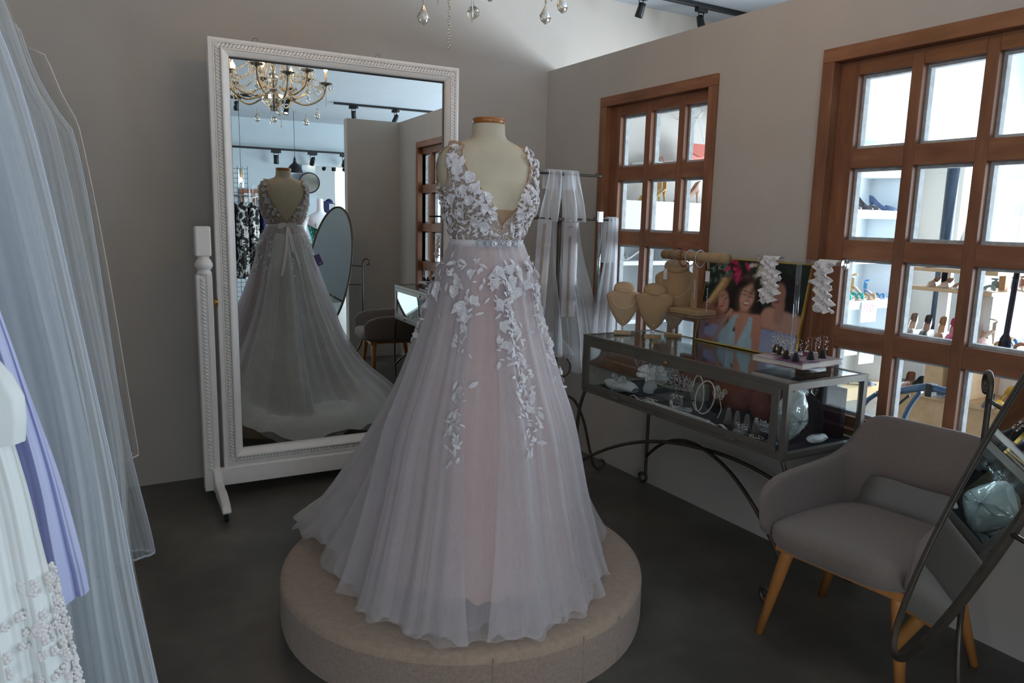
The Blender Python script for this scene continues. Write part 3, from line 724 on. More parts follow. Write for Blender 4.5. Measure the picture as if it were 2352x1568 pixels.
for nm, b in (('end_glass', (KX0+q, KX1-q, KY0+.009, KY0+.012, KB+q, KT-q)), ('end_glass', (KX0+q, KX1-q, KY1-.012, KY1-.009, KB+q, KT-q)), ('back_glass', (KX1-.012, KX1-.009, KY0+q, KY1-q, KB+q, KT-q))):
    MB().box(*b).build(nm, 'case_glass', case, smooth=False)
# legs: bowed rods that end in scrolls
def leg(x, y, sx, sy, r=.0095):
    "bow outward along sy, scroll at the floor"
    p = [(x, y, KB), (x, y+sy*.045, .50), (x, y+sy*.062, .345), (x, y+sy*.055, .20), (x, y+sy*.035, .10), (x, y+sy*.02, .055)]
    P = spline(p, 6); c = V(x, y-sy*.022, .052)
    sc_ = [c+V(0, sy*math.cos(a)*rr, math.sin(a)*rr) for a, rr in ((-i*.38, .044-.0019*i) for i in range(1, 17))]
    return P[:-1]+sc_
for x, y, sy in ((KX0+.014, KY1-.014, 1), (KX0+.014, KY0+.014, -1)):
    MB().tube(leg(x, y, 0, sy), .0092, 10).build('leg', 'iron', case)
for x, y, sy in ((KX1-.014, KY1-.014, -.2), (KX1-.014, KY0+.014, .2)):
    p = spline([(x, y, KB), (x, y, .40), (x, y, .22), (x, y, .08)], 6)
    s = 1 if sy < 0 else -1
    c = V(x, y+s*.028, .052); sc_ = [c+V(0, -s*math.cos(a)*rr, math.sin(a)*rr) for a, rr in ((-i*.38, .036-.0014*i) for i in range(0, 16))]
    MB().tube(p+sc_, .0092, 10).build('leg', 'iron', case)
for (xa, ya), (xb, yb) in (((KX0+.014, KY1+.042), (KX1-.014, KY0+.02)), ((KX1-.014, KY1-.02), (KX0+.014, KY0-.04))):
    pts = []
    for k in range(31):
        t = k/30; h = .185+.255*(1-abs(2*t-1)**2.2)
        pts.append((lerp(xa, xb, t), lerp(ya, yb, t), h))
    MB().tube(pts, .0088, 10).build('arched_brace', 'iron', case)
VZ = KB+.0165
# --- things inside the case
def pebbly(mb, fn, n=14, m=10): mb.grid(fn, n, m, cu=True)
# satin bow clutch lying at the left
t = thing('satin_bow_clutch', 'white satin clutch with a bow at the left end inside the display case', 'clutch', (2.40, 2.98, VZ))
cl = MB()
def pf(u, v):
    a = u*2*PI; s = math.sin(PI*lerp(.06, .94, v))**.55; y = lerp(-.118, .118, v)
    return V(2.40+.055*s*math.cos(a), 2.975+y, VZ+.030+(.030*s*math.sin(a))+.012*math.sin(v*7)*s*.6)
cl.grid(pf, 18, 22, cu=True).build('body', 'white_satin', t)
bw = MB()
for s in (-1, 1):
    bw.grid(lambda u, v, s=s: V(2.38-.02*v, 2.95+s*.055*math.sin(PI*u*.5)-.0, VZ+.066+.022*math.sin(PI*u)*(1 if v > .5 else -.6)+.012*v), 10, 3)
bw.ball((2.375, 2.95, VZ+.07), (.012, .013, .012), 8)
bw.tube(spline([(2.365, 2.95, VZ+.068), (2.34, 2.96, VZ+.04), (2.33, 2.965, VZ+.004)], 6), .0022, 6).build('bow', 'white_satin', t)
# white loop flower hair clip
t = thing('fabric_flower_clip', 'large white looped organza flower clip behind the satin clutch in the display case', 'hair clip', (2.53, 2.895, VZ+.06))
fl = MB()
rs = random.Random(5)
for k in range(64):
    a = rs.uniform(0, 2*PI); el = rs.uniform(.0, 1.2); L = rs.uniform(.055, .095)
    d = V(math.cos(a)*math.cos(el), math.sin(a)*math.cos(el), math.sin(el)*.8); s = V(-math.sin(a), math.cos(a), 0); c0 = V(2.53, 2.895, VZ+.080)
    fl.grid(lambda u, v, d=d, s=s, L=L: c0+d*L*math.sin(PI*u)+s*(.008*math.cos(PI*u)*1.4)+V(0, 0, 1)*.004*math.cos(PI*u)+s.cross(d)*lerp(-.009, .009, v), 10, 1)
fl.build('loop_petals', 'petal', t)
MB().lathe([(.034, 0), (.04, .02), (.03, .05), (.006, .07)], (2.53, 2.895, VZ), 14).build('tulle_base', 'veil_thick', t)
# rhinestone tiara on a black stand
t = thing('tiara_stand', 'black acrylic stand under the rhinestone tiara in the display case', 'stand', (2.55, 2.60, VZ))
MB().box(2.50, 2.62, 2.66, 2.84, VZ, VZ+.006).build('base', 'velvet_black', t, smooth=False)
MB().grid(lambda u, v: V(2.50+.10*v, 2.75+.085*math.cos(PI*u), VZ+.006+.055*math.sin(PI*u)), 16, 2).build('arch', 'velvet_black', t)
t = thing('rhinestone_tiara', 'tall sparkling rhinestone tiara in the middle of the display case', 'tiara', (2.52, 2.61, VZ+.05))
tb = MB(); tp = MB(); rs = random.Random(2)
def tc(u, h): a = lerp(-.5, PI+.5, u); return V(2.56-.075*math.sin(a), 2.75+.115*math.cos(a), VZ+.052+h+.018*math.sin(PI*u))
for k in range(64): tb.ball(tc(k/63, 0), .0026, 6); tb.ball(tc(k/63, .006), .0022, 5)
tb.build('band', 'ab_bead', t)
for k in range(15):
    u = .08+.84*k/14; H = .048+.052*math.sin(PI*u)**1.5
    for j in range(13):
        f_ = j/12
        for s in (-1, 1): tp.ball(tc(u+s*.030*math.sin(PI*f_), H*f_), .0026 if j < 12 else .0040, 5)
    for j in range(9): tp.ball(tc(u+rs.uniform(-.02, .02), H*rs.uniform(.2, .8)), .0034, 6)
tp.build('peaks', 'crystal_bead', t)
# pearl strands and headband
def strand(name, label, cat, pts, r, mat, grp=None, step=None):
    P = spline(pts, 10); mb = MB(); acc = 0; last = None
    for a, b in zip(P, P[1:]):
        L = (b-a).length
        while acc < L:
            mb.ball(a+(b-a)*(acc/L if L else 0), r, 6); acc += (step or 2.1*r)
        acc -= L
    o = mb.build(name, mat, None); tag(o, label, cat, grp); return o
def ringpts(c, ax, ay, rx, ry, n=12, a0=0, a1=2*PI):
    return [Vector(c)+Vector(ax)*rx*math.cos(lerp(a0, a1, k/n))+Vector(ay)*ry*math.sin(lerp(a0, a1, k/n)) for k in range(n+1)]
strand('pearl_headband', 'pearl headband standing in the display case beside the price tag', 'headband', ringpts((2.48, 2.50, VZ+.085), (.25, .97, 0), (0, 0, 1), .052, .085, 12, .3, 5.6), .0036, 'pearl')
strand('pearl_garland', 'looped pearl hair garland right of the headband in the display case', 'hair garland', ringpts((2.46, 2.435, VZ+.082), (.1, -.9, .2), (.2, .1, .95), .060, .078, 14, 0, 7.2), .0040, 'pearl')
t = thing('beaded_hair_spray', 'curly beaded wire hair ornament on the pearl garland in the display case', 'hair ornament', (2.5, 2.23, VZ+.07))
hs = MB(); rs = random.Random(9)
for k in range(13):
    c = (2.50+rs.uniform(-.02, .02), 2.385+rs.uniform(-.045, .04), VZ+.118+rs.uniform(-.022, .022))
    hs.tube(ringpts(c, (.2, .9, .1), (0, .1, 1), rs.uniform(.010, .018), rs.uniform(.009, .016), 10), .0016, 5)
hs.tube(spline([(2.5, 2.39, VZ+.10), (2.47, 2.34, VZ+.05), (2.44, 2.33, VZ+.01)], 6), .0018, 5); hs.build('wire_loops', 'pearl', t)
# combs
def comb(loc, rz, tilt, label, n=16, w=.09, mat='silver', bead='pearl'):
    r = thing('hair_comb', label, 'hair comb', (0, 0, 0))
    T = Matrix.Rotation(tilt, 4, 'X'); m_ = MB()
    for k in range(n): x = lerp(-w/2, w/2, k/(n-1)); m_.tube([T @ V(x, 0, 0), T @ V(x, .0, -.032)], .0009, 4)
    m_.tube([T @ V(-w/2, 0, 0), T @ V(w/2, 0, 0)], .0016, 6); m_.build('teeth', mat, r)
    b_ = MB(); rs = random.Random(int(loc[1]*1000))
    for k in range(46): b_.ball(T @ V(rs.uniform(-w/2, w/2), rs.uniform(-.006, .006), rs.uniform(.002, .024)), rs.uniform(.0016, .0034), 5)
    b_.build('beaded_top', bead, r); r.location = loc; r.rotation_euler = (0, 0, rz); return r
comb((2.45, 2.61, VZ+.034), PI/2, .25, 'silver comb with pearl cluster, teeth upright, behind the price tag in the display case')
comb((2.40, 2.52, VZ+.012), PI/2+.3, 1.35, 'lace and pearl comb lying flat in front of the pearl headband in the display case', 14, .10, 'white_plastic', 'lace_white')
comb((2.42, 2.06, VZ+.05), PI/2, -.3, 'tall white filigree comb standing behind the ring display in the case', 14, .07, 'white_plastic', 'lace_white')
comb((2.36, 1.98, VZ+.062), PI/2+.1, .15, 'silver comb with long white teeth at the right end of the display case', 16, .06, 'silver', 'crystal_bead')
comb((2.345, 2.03, VZ+.012), PI/2+.3, 1.35, 'small silver comb lying by the right corner of the case door', 16, .06, 'silver', 'ab_bead')
comb((2.34, 2.10, VZ+.034), PI/2+.2, .5, 'clear and silver rhinestone comb in front of the ring display', 12, .06, 'silver', 'crystal_bead')
# belts laid flat along the door
for k, (x, z, mt, lab) in enumerate(((2.330, .004, 'ab_bead', 'rhinestone sash belt laid flat just behind the case door, nearest the glass'), (2.352, .006, 'ab_bead', 'second rhinestone sash belt laid flat behind the first in the display case'), (2.377, .008, 'crystal_bead', 'silver beaded sash belt laid flat furthest from the case door'))):
    t = thing('beaded_belt', lab, 'sash', (x, 2.5, VZ))
    MB().box(x-.010, x+.010, 2.28+.02*k, 2.80-.03*k, VZ, VZ+z).build('ribbon', 'ribbon', t, smooth=False)
    b_ = MB()
    for j in range(78): b_.ball((x+rnd(-.005, .005), 2.29+.02*k+j*.0062, VZ+z+.001), .0022, 5)
    b_.build('bead_row', mt, t)
t = MB().tube(spline([(2.33, 2.83, VZ+.002), (2.33, 2.79, VZ+.028), (2.34, 2.75, VZ+.010), (2.34, 2.71, VZ+.022), (2.35, 2.68, VZ+.03), (2.36, 2.66, VZ+.012), (2.37, 2.64, VZ+.002)], 8), .006, 6, flat=.3)
tag(t.build('satin_ribbon', 'ribbon', None), 'loosely looped white ribbon at the left end of the flat belts in the case', 'ribbon')
t = MB().tube(spline([(2.32, 2.33, VZ+.003), (2.33, 2.28, VZ+.02), (2.34, 2.24, VZ+.012), (2.33, 2.20, VZ+.026), (2.34, 2.17, VZ+.004)], 8), .008, 6, flat=.3)
tag(t.build('satin_ribbon', 'ribbon', None), 'crumpled pale green white ribbon in front of the grey ring cones', 'ribbon')
strand('rhinestone_bracelet', 'rhinestone bracelet lying on navy velvet under the satin clutch', 'bracelet', [(2.42, 2.80, VZ+.004), (2.42, 2.76, VZ+.006), (2.43, 2.72, VZ+.004)], .0034, 'ab_bead')
strand('rhinestone_bracelet', 'rhinestone bracelet lying flat before the ring cones', 'bracelet', [(2.32, 2.18, VZ+.004), (2.33, 2.14, VZ+.006), (2.325, 2.09, VZ+.004)], .0042, 'ab_bead')
# price tag hanging from the tiara
t = thing('price_tag', 'white swing tag with printed bars hanging from the tiara in the display case', 'price tag', (2.36, 2.50, VZ+.02))
T = Matrix.Translation((2.36, 2.545, VZ+.03)) @ Matrix.Rotation(-.3, 4, 'X')
MB().box(-.001, .001, -.009, .009, -.022, .022, T=T).build('card', 'white_card', t, smooth=False)
MB().box(-.0016, -.001, -.003, .003, -.012, .006, T=T).build('printed_bar', 'tag_text', t, smooth=False)
MB().tube(spline([T @ V(0, 0, .02), (2.40, 2.56, VZ+.08), (2.49, 2.66, VZ+.075)], 6), .0007, 4).build('string', 'white_plastic', t)
# ring display of upright fingers
for k, (x, y) in enumerate(((2.445, 2.27), (2.44, 2.215), (2.435, 2.155), (2.43, 2.10))):
    t = MB().lathe([(.021, 0), (.016, .015), (.011, .055), (.0075, .070), (.001, .074)], (x, y, VZ), 14)
    tag(t.build('ring_cone', 'grey_back', None), ('grey ring display cone, %s of four in the case' % ('leftmost', 'second', 'third', 'rightmost')[k]), 'ring display', 'ring display cones in the case')
# pouches seen at the back
def pouch(name, label, c, s, mat, rot=0, cat='pouch'):
    T = Matrix.Translation(c) @ Matrix.Rotation(rot, 4, 'X'); mb = MB()
    def f_(u, v):
        a = u*2*PI; w = math.sin(PI*lerp(.03, .97, v))**.4
        rip = 1+.06*math.sin(a*5+v*9)+.04*math.sin(a*9+v*4)
        return T @ V(s[0]*w*math.cos(a)*rip, s[1]*w*math.sin(a)*rip, lerp(0, s[2], v))
    return tag(mb.grid(f_, 30, 14, cu=True).build(name, mat, None), label, cat)
pouch('jewellery_pouch', 'rust red fabric pouch at the back of the display case', (2.65, 2.44, VZ), (.05, .13, .16), 'rust_pouch')
pouch('jewellery_pouch', 'dark orange pouch wrapped in film beside the rust red pouch', (2.62, 2.24, VZ), (.04, .060, .15), 'rust_pouch')
pouch('necklace_board', 'grey green padded necklace board at the left end of the display case', (2.70, 3.03, VZ), (.015, .10, .24), 'pearl_pouch', 0, 'display board')
strand('twisted_necklace', 'twisted silver necklace hanging against the padded board in the display case', 'necklace', ringpts((2.60, 3.075, VZ+.20), (0, 1, 0), (0, 0, 1), .045, .105, 10, PI+.3, 2*PI-.1), .0035, 'crystal_bead')
MBm = MB().box(2.62, 2.68, 2.62, 2.70, VZ, VZ+.08)
tag(MBm.build('earring_box', 'pearl_pouch', None, smooth=False, bevel=.003), 'small grey green box behind the silver comb in the display case', 'box')
# pillow in a plastic bag at the right end
t = thing('ring_pillow', 'cream ring pillow in a clear plastic bag, right end of the display case', 'pillow', (2.47, 1.97, VZ))
T = Matrix.Translation((2.47, 1.965, VZ+.105)) @ Matrix.Rotation(-.5, 4, 'Y') @ Matrix.Rotation(.2, 4, 'X')
def pil(s=1.0, w=0):
    def f_(u, v):
        a = u*2*PI; b = (v-.5)*PI; sq = lambda c, p: math.copysign(abs(c)**p, c)
        x = .088*sq(math.cos(a), .45)*sq(math.cos(b), .5); z = .100*sq(math.sin(a), .45)*sq(math.cos(b), .5)
        y = .046*math.sin(b)*(1-.5*(abs(x)/.105)**3)*(1-.5*(abs(z)/.105)**3)
        wr = w*(math.sin(a*13+v*11)+math.sin(a*7-v*17))
        return T @ V(x*s+wr, y*s*1.1+wr, z*s+wr)
    return f_
MB().grid(pil(), 36, 20, cu=True).build('cushion', 'ivory_satin', t)
MB().grid(pil(1.05, .003), 48, 24, cu=True).build('plastic_bag', 'clear_plastic', t)
t = pouch('tissue_packet', 'small crumpled plastic packet on the floor of the case beside the ring pillow', (2.565, 1.90, VZ), (.06, .022, .035), 'white_satin', 0, 'packet')
ck = MB(); rs = random.Random(4)
for k in range(16):
    p = V(2.56+rs.uniform(-.05, .05), 2.0+rs.uniform(-.06, .05), VZ+.20+rs.uniform(-.02, .02)); r_ = rs.uniform(.012, .026)
    ck.grid(lambda u, v, p=p, r_=r_: p+V(r_*math.sin(v*PI)*math.cos(u*PI)*(1+.3*math.sin(9*u)), r_*math.sin(v*PI)*math.sin(u*PI), r_*math.cos(v*PI)*(1+.2*math.sin(7*v))), 8, 6)
tag(ck.build('crumpled_wrap', 'clear_plastic', None), 'crumpled clear wrap on top of the ring pillow in the display case', 'plastic wrap')

# crumpled clear packets among the combs
for k, (x, y, lb) in enumerate(((2.365, 2.13, 'crumpled clear packet between the ring cones and the case door'), (2.39, 1.965, 'clear packet under the long toothed comb at the right of the display case'))):
    mb = MB(); rs = random.Random(20+k)
    mb.grid(lambda u, v: V(x+.03*(2*v-1)+.004*math.sin(u*17), y+.04*(2*u-1), VZ+.004+.018*math.sin(PI*u)*math.sin(PI*v)*(1+.35*math.sin(u*19+v*13))), 22, 14)
    tag(mb.build('plastic_packet', 'clear_plastic', None), lb, 'packet')
tag(MB().box(2.705, 2.735, 2.60, 2.88, VZ, VZ+.20).build('display_board', 'rust_pouch', None, smooth=False, bevel=.004), 'dark red brown board at the back of the case behind the tiara', 'display board')
tag(MB().box(2.70, 2.735, 1.90, 2.16, VZ, VZ+.21).build('display_board', 'velvet_blue', None, smooth=False, bevel=.004), 'navy board at the back right of the case behind the ring cones', 'display board')

# ---------------------------------------------------------------- on top of the case
TZ = KT+.0035
def bust(loc, face, H, Wd, mat, label, chain=None):
    r = thing('necklace_bust', label, 'necklace display', (0, 0, 0))
    b_ = MB()
    def f_(u, v):
        # v 0 bottom tip .. 1 neck top ; flat board-like bust with rounded section
        z = lerp(.045, H*.93, v)
        w = sinterp(v, [(0, .05), (.08, .29), (.25, .54), (.45, .76), (.62, .90), (.76, .99), (.82, 1.0), (.87, .92), (.905, .70), (.93, .60), (1, .57)])*Wd/2
        d = sinterp(v, [(0, .008), (.2, .016), (.6, .026), (.75, .03), (.85, .034), (1, .036)])
        a = u*2*PI; y = -.015*math.sin(PI*v)+.02*(v-.5)
        return V(w*math.cos(a), d*math.sin(a)*(1 if math.sin(a) < 0 else .6)+y, z)
    body = b_.grid(f_, 32, 26, cu=True).build('bust_body', mat, r)
    T = Matrix.Translation((0, -.004+.02*.5, H*.93)) @ Matrix.Rotation(.55, 4, 'X')
    MB().lathe([(.001, .012), (.03, .012), (Wd*.29, .008), (Wd*.30, -.004), (Wd*.27, -.014), (.001, -.014)], n=28, T=T, sy=.85, cap=False).build('neck_disc', mat, r)
    MB().box(-.045, .045, -.035, .030, 0, .016).build('foot', mat if 'dark' in mat or True else mat, r, smooth=False, bevel=.004)
    MB().tube([(0, 0, .015), (0, -.003, .06)], .006, 8).build('stem', 'white_plastic', r)
    if chain:
        mb = MB(); n_, pr, rad, top = chain
        for k in range(n_):
            t = k/(n_-1); x = math.sin((t-.5)*PI*.98)*Wd*.33*rad; z = H*.80-math.cos((t-.5)*PI)**.8*H*.26*top; mb.ball((x, -.044-.006*math.cos((t-.5)*PI), z), pr, 5)
        mb.build('necklace', 'pearl' if pr > .0012 else 'silver', r)
    pm_ = MB().ball((.002, -.032, H*.27), .0035, 8); pm_.build('pendant', 'pearl', r)
    r.location = loc; r.rotation_euler = (0, 0, face); return r
bust((2.478, 3.082, TZ), -.66, .265, .185, 'burlap', 'left small burlap necklace bust with a pearl strand on the display case', (34, .0024, 1, 1))
bust((2.535, 2.905, TZ), -.72, .270, .195, 'burlap_dark', 'front middle plain burlap necklace bust on the display case', (46, .0008, .9, 1.5))
bust((2.665, 2.895, TZ), -.78, .400, .215, 'burlap_dark', 'tallest burlap necklace bust, behind the middle one, with a rhinestone necklace', (40, .0022, 1.1, 1))
# acrylic riser
t = thing('acrylic_riser', 'clear acrylic riser carrying the bracelet bar on the display case', 'riser', (2.62, 2.67, TZ))
MB().box(2.50, 2.70, 2.545, 2.552, TZ, TZ+.143).box(2.50, 2.70, 2.803, 2.810, TZ, TZ+.143).box(2.50, 2.70, 2.545, 2.81, TZ+.143, TZ+.150).build('sheet', 'acrylic', t, smooth=False, bevel=.0015)
RZ = TZ+.1505
t = thing('bracelet_bar', 'burlap covered T bar for bracelets standing on the acrylic riser', 'bracelet display', (2.60, 2.69, RZ))
MB().box(2.535, 2.665, 2.60, 2.79, RZ, RZ+.024).build('base', 'burlap_dark', t, smooth=False, bevel=.003)
MB().box(2.593, 2.607, 2.675, 2.705, RZ+.024, 1.325).build('post', 'burlap_dark', t, smooth=False, bevel=.002)
MB().tube([(2.60, 2.485, 1.347), (2.60, 2.925, 1.347)], .0235, 24).build('bar', 'burlap_dark', t)
for k, (y, pr, mt, lb, ax) in enumerate(((2.872, .0016, 'silver', 'thin silver chain bracelet, first from the left on the burlap bar', 1), (2.822, .0015, 'silver', 'pair of fine silver bangles, second from the left on the bar', 1), (2.808, .0015, 'silver', 'fine silver bangle just left of the copper bracelet', 1), (2.775, .0062, 'copper_bead', 'chunky copper bead bracelet on the burlap bar', 1), (2.735, .0030, 'crystal_bead', 'silver bead bracelet right of the copper one', 1), (2.665, .0042, 'crystal_bead', 'wide rhinestone bracelet near the middle of the burlap bar', 1), (2.585, .0013, 'silver', 'crossed fine chain bracelet right of the middle of the bar', 1.15), (2.515, .0016, 'silver', 'slim silver bracelet at the right end of the burlap bar', 1.1))):
    mb = MB(); R0 = .0265+pr; nb = max(12, int(2*PI*(R0+.006)/(2.1*pr)))
    for j in range(nb):
        a = 2*PI*j/nb; z = 1.347-.010*ax+ (R0+.010*ax)*math.sin(a); x = 2.60+R0*1.04*math.cos(a)
        if (x-2.60)**2+(z-1.347)**2 < (.0235+pr)**2:
            s = (.0237+pr)/math.hypot(x-2.60, z-1.347); x = 2.60+(x-2.60)*s; z = 1.347+(z-1.347)*s
        mb.ball((x, y+(.004*math.sin(a*2) if ax > 1 else 0), z), pr, 5)
    tag(mb.build('bracelet', mt, None), lb, 'bracelet', 'bracelets on the burlap bar')
for y, L, lb in ((2.662, .10, 'silver leaf chain bracelet dangling under the bar, left one'), (2.575, .13, 'tagged bracelet dangling below the crossed chain on the bar')):
    t = thing('dangling_bracelet', lb, 'bracelet', (2.575, y, 1.2))
    mb = MB()
    z0 = 1.235 if y > 2.6 else 1.20
    for j in range(13): mb.ball((2.572+.0015*(j % 2), y+.002*math.sin(j*2), z0-j*L/14), .0036, 5)
    mb.build('chain', 'crystal_bead', t)
    MB().tube([(2.572, y, z0), (2.576, y, 1.322)], .0006, 4).build('string', 'silver', t)
    if y < 2.6: MB().box(2.565, 2.567, y-.013, y+.013, 1.235, 1.285).build('paper_tag', 'white_card', t, smooth=False)
t = MB().box(2.59, 2.592, 2.885, 2.911, 1.22, 1.275); tag(t.build('price_tag', 'white_card', None, smooth=False), 'small white tag hanging beside the neck of the tallest bust', 'price tag')

# ---------------------------------------------------------------- photo board of three women (one flat print)
print_ = thing('photo_board', 'gold edged photo print of three smiling women leaning on the wall above the case', 'picture', (2.74, 2.48, TZ))
PB0, PB1 = V(2.722, 2.795, TZ+.001), V(2.722, 2.170, TZ+.001)      # bottom left, bottom right
PUP = V(.058, -.012, .425)
def P3(u, v, o=0): return PB0.lerp(PB1, u)+PUP*v+V(-1, 0, .14)*o
NX, NY = 380, 258
UU, VV = np.meshgrid(np.linspace(0, 1, NX+1), np.linspace(0, 1, NY+1)); X_ = UU*1.47; Y_ = VV
def ell(cx, cy, a, b, rot=0):
    c, s = math.cos(rot), math.sin(rot); dx, dy = X_-cx, Y_-cy
    return (np.hypot((dx*c+dy*s)/a, (-dx*s+dy*c)/b)-1)*min(a, b)
def seg(ax, ay, bx, by, ra, rb):
    dx, dy = bx-ax, by-ay; t = np.clip(((X_-ax)*dx+(Y_-ay)*dy)/(dx*dx+dy*dy), 0, 1); return np.hypot(X_-ax-dx*t, Y_-ay-dy*t)-(ra+(rb-ra)*t)
rgen = np.random.RandomState(5)
def vnoise(n, m):
    g = rgen.rand(m+2, n+2); fx = UU*n; fy = VV*m; ix = fx.astype(int); iy = fy.astype(int); tx = fx-ix; ty = fy-iy
    tx = tx*tx*(3-2*tx); ty = ty*ty*(3-2*ty)
    return (g[iy, ix]*(1-tx)+g[iy, ix+1]*tx)*(1-ty)+(g[iy+1, ix]*(1-tx)+g[iy+1, ix+1]*tx)*ty
N1 = vnoise(34, 24); N2 = vnoise(90, 62); N3 = vnoise(12, 60)
IMG = np.array(lin('#1a261f'))[None, None, :]*(.45+.9*N1+.5*N2)[:, :, None]
def put_(c, d, w=.006, k=1.0, tex=0.0):
    global IMG
    al = (k/(1+np.exp(np.clip(d/w, -40, 40))))[:, :, None]
    IMG = IMG*(1-al)+(np.array(lin(c))[None, None, :]*(1+tex*(N2-.5))[:, :, None])*al
rs = random.Random(11)
def bloom(fx, fy, r, cols):
    for i in range(7):
        a = rs.uniform(0, 6.28); put_(rs.choice(cols), ell(fx+r*.5*math.cos(a), fy+r*.5*math.sin(a), r*.5, r*.32, a), .004, .8)
for i in range(15): bloom(rs.uniform(.30, .64), rs.uniform(.74, 1.0), rs.uniform(.035, .06), ['#9c1f4a', '#c23a66', '#7a1638', '#d0527a', '#a8244e'])
for i in range(13): bloom(rs.uniform(.62, .98), rs.uniform(.70, 1.0), rs.uniform(.03, .055), ['#b9b39d', '#cfc6b6', '#9fae9c', '#c79b8f', '#dcd3c6'])
for i in range(16): bloom(rs.uniform(.02, .40), rs.uniform(.62, 1.0), rs.uniform(.03, .05), ['#3e5a48', '#5a6f66', '#2a4032', '#6d7d78', '#8a9690'])
for i in range(8): bloom(rs.uniform(.98, 1.45), rs.uniform(.65, 1.0), rs.uniform(.03, .05), ['#26352c', '#2f4438', '#1c2a22'])
# right woman, mostly behind the lace
put_('#15100f', ell(1.20, .60, .20, .30), .012, 1, .4); put_('#b98f7c', seg(1.05, .38, 1.42, .34, .125, .11), .007, 1, .05); put_('#a87e6c', seg(1.17, .40, 1.17, .55, .07, .058), .006)
put_('#b07f6e', ell(1.12, .64, .095, .14)); put_('#8e4a48', ell(1.11, .575, .035, .013), .004); put_('#8f9bbd', seg(.99, .10, 1.36, .08, .15, .16), .006, 1, .12); put_('#8f9bbd', seg(1.02, .22, 1.05, .1, .03, .1), .006); put_('#a9b4d0', seg(1.05, .02, 1.30, .02, .10, .12), .02, .6)
# left woman with long blonde hair
put_('#241b16', ell(.36, .60, .125, .19, .3), .012, 1, .4); put_('#c9a06c', seg(.30, .73, .05, .37, .055, .03), .008, 1, .5); put_('#dfbd8a', seg(.27, .71, .06, .42, .018, .012), .006, .7); put_('#9a6f45', seg(.36, .76, .16, .40, .025, .02), .008, .8, .4)
put_('#97655a', seg(.10, .34, .34, .27, .12, .10), .007, 1, .05); put_('#8c5c4e', seg(.26, .32, .31, .46, .055, .045)); put_('#bd8a76', ell(.345, .50, .080, .130, .35), .006); put_('#cb9a86', ell(.325, .49, .045, .085, .35), .02, .7)
put_('#98a2c8', seg(.15, .06, .27, .10, .10, .115), .006, 1, .12); put_('#8f5f52', seg(.03, .40, .10, -.02, .05, .045)); put_('#96665a', seg(.10, .02, .32, .0, .05, .05))
for (ex, ey) in ((.315, .548), (.378, .523)):
    put_('#f0e6e0', ell(ex, ey, .017, .0065, .35), .0025, .7); put_('#231512', ell(ex, ey, .0075, .007, 0), .002); put_('#231512', ell(ex-.001, ey+.006, .019, .0025, .35), .002); put_('#3a241c', ell(ex, ey+.024, .024, .0035, .40), .0025)
put_('#8f5e50', ell(.350, .492, .008, .012, .3), .004, .7); put_('#6e3d34', ell(.343, .478, .010, .003, .4), .002); put_('#a84a50', ell(.325, .440, .026, .0105, .4), .003); put_('#7a2f34', ell(.325, .441, .022, .0018, .4), .0015)
# centre woman
put_('#120d0c', ell(.66, .60, .175, .255), .010, 1, .5); put_('#120d0c', ell(.80, .47, .13, .14), .012, 1, .6); put_('#120d0c', ell(.53, .49, .085, .135), .012, 1, .6)
for i in range(26):
    a = rs.uniform(0, 6.28); put_('#1d1512', ell(.67+.19*math.cos(a), .52+.22*math.sin(a), rs.uniform(.015, .035), rs.uniform(.03, .06), a), .008, .8)
put_('#a8735f', seg(.68, .30, .68, .48, .070, .058)); put_('#8c5b4b', ell(.70, .42, .06, .03), .012, .7); put_('#be8e79', seg(.56, .31, .85, .30, .085, .095), .007, 1, .05); put_('#b5836f', seg(.895, .32, .93, -.02, .080, .068), .007)
put_('#c4937e', ell(.688, .585, .102, .158, -.08), .006); put_('#d9ab97', ell(.665, .60, .062, .11, -.08), .03, .6); put_('#120d0c', ell(.62, .735, .095, .040, .38), .010, .95); put_('#120d0c', ell(.775, .70, .03, .08, -.5), .010, .8)
for q in ((.575, .33, .445, .10, .036, .085), (.795, .33, .765, .10, .030, .085), (.50, .05, .78, .05, .125, .10), (.46, -.02, .80, -.02, .10, .09)): put_('#9dbcc8', seg(*q), .005, 1, .22)
put_('#b9d2da', seg(.55, .10, .50, .0, .03, .05), .02, .5); put_('#b9d2da', seg(.74, .14, .72, .0, .02, .04), .02, .5)
tri_ = np.maximum.reduce([(X_-.655)-(Y_-.02)*.36, (.635-X_)-(Y_-.02)*.20, Y_-.33, .02-Y_]); put_('#bd8d78', tri_, .004); put_('#a3725e', ell(.650, .17, .006, .13), .010, .5)
put_('#b07c68', seg(.30, .02, .41, .30, .040, .030)); put_('#be8e79', seg(.41, .30, .475, .385, .030, .026)); 
for i in range(4): put_('#c4937e', seg(.455+.012*i, .36, .470+.016*i, .425-.006*i, .008, .006), .003); put_('#8c5b4b', seg(.462+.012*i, .36, .477+.016*i, .42-.006*i, .0015, .0012), .002, .7)
for ex, r_ in ((.645, .0), (.738, -.02)):
    put_('#241512', ell(ex, .612+r_, .022, .0042, -.1), .0022); put_('#5a382c', ell(ex, .603+r_, .020, .002, -.1), .003, .6); put_('#2e1c16', ell(ex, .650+r_, .029, .0050, -.14), .003)
put_('#9a6856', ell(.708, .575, .006, .03, .1), .006, .5); put_('#7c463a', ell(.690, .545, .011, .0035), .0025); put_('#7c463a', ell(.714, .543, .009, .0035), .0025)
put_('#8e3f42', ell(.692, .507, .048, .020, -.05), .003); put_('#f4ece4', ell(.692, .511, .038, .0105, -.05), .0022); put_('#5a2326', ell(.692, .4985, .034, .0022, -.05), .002, .7)
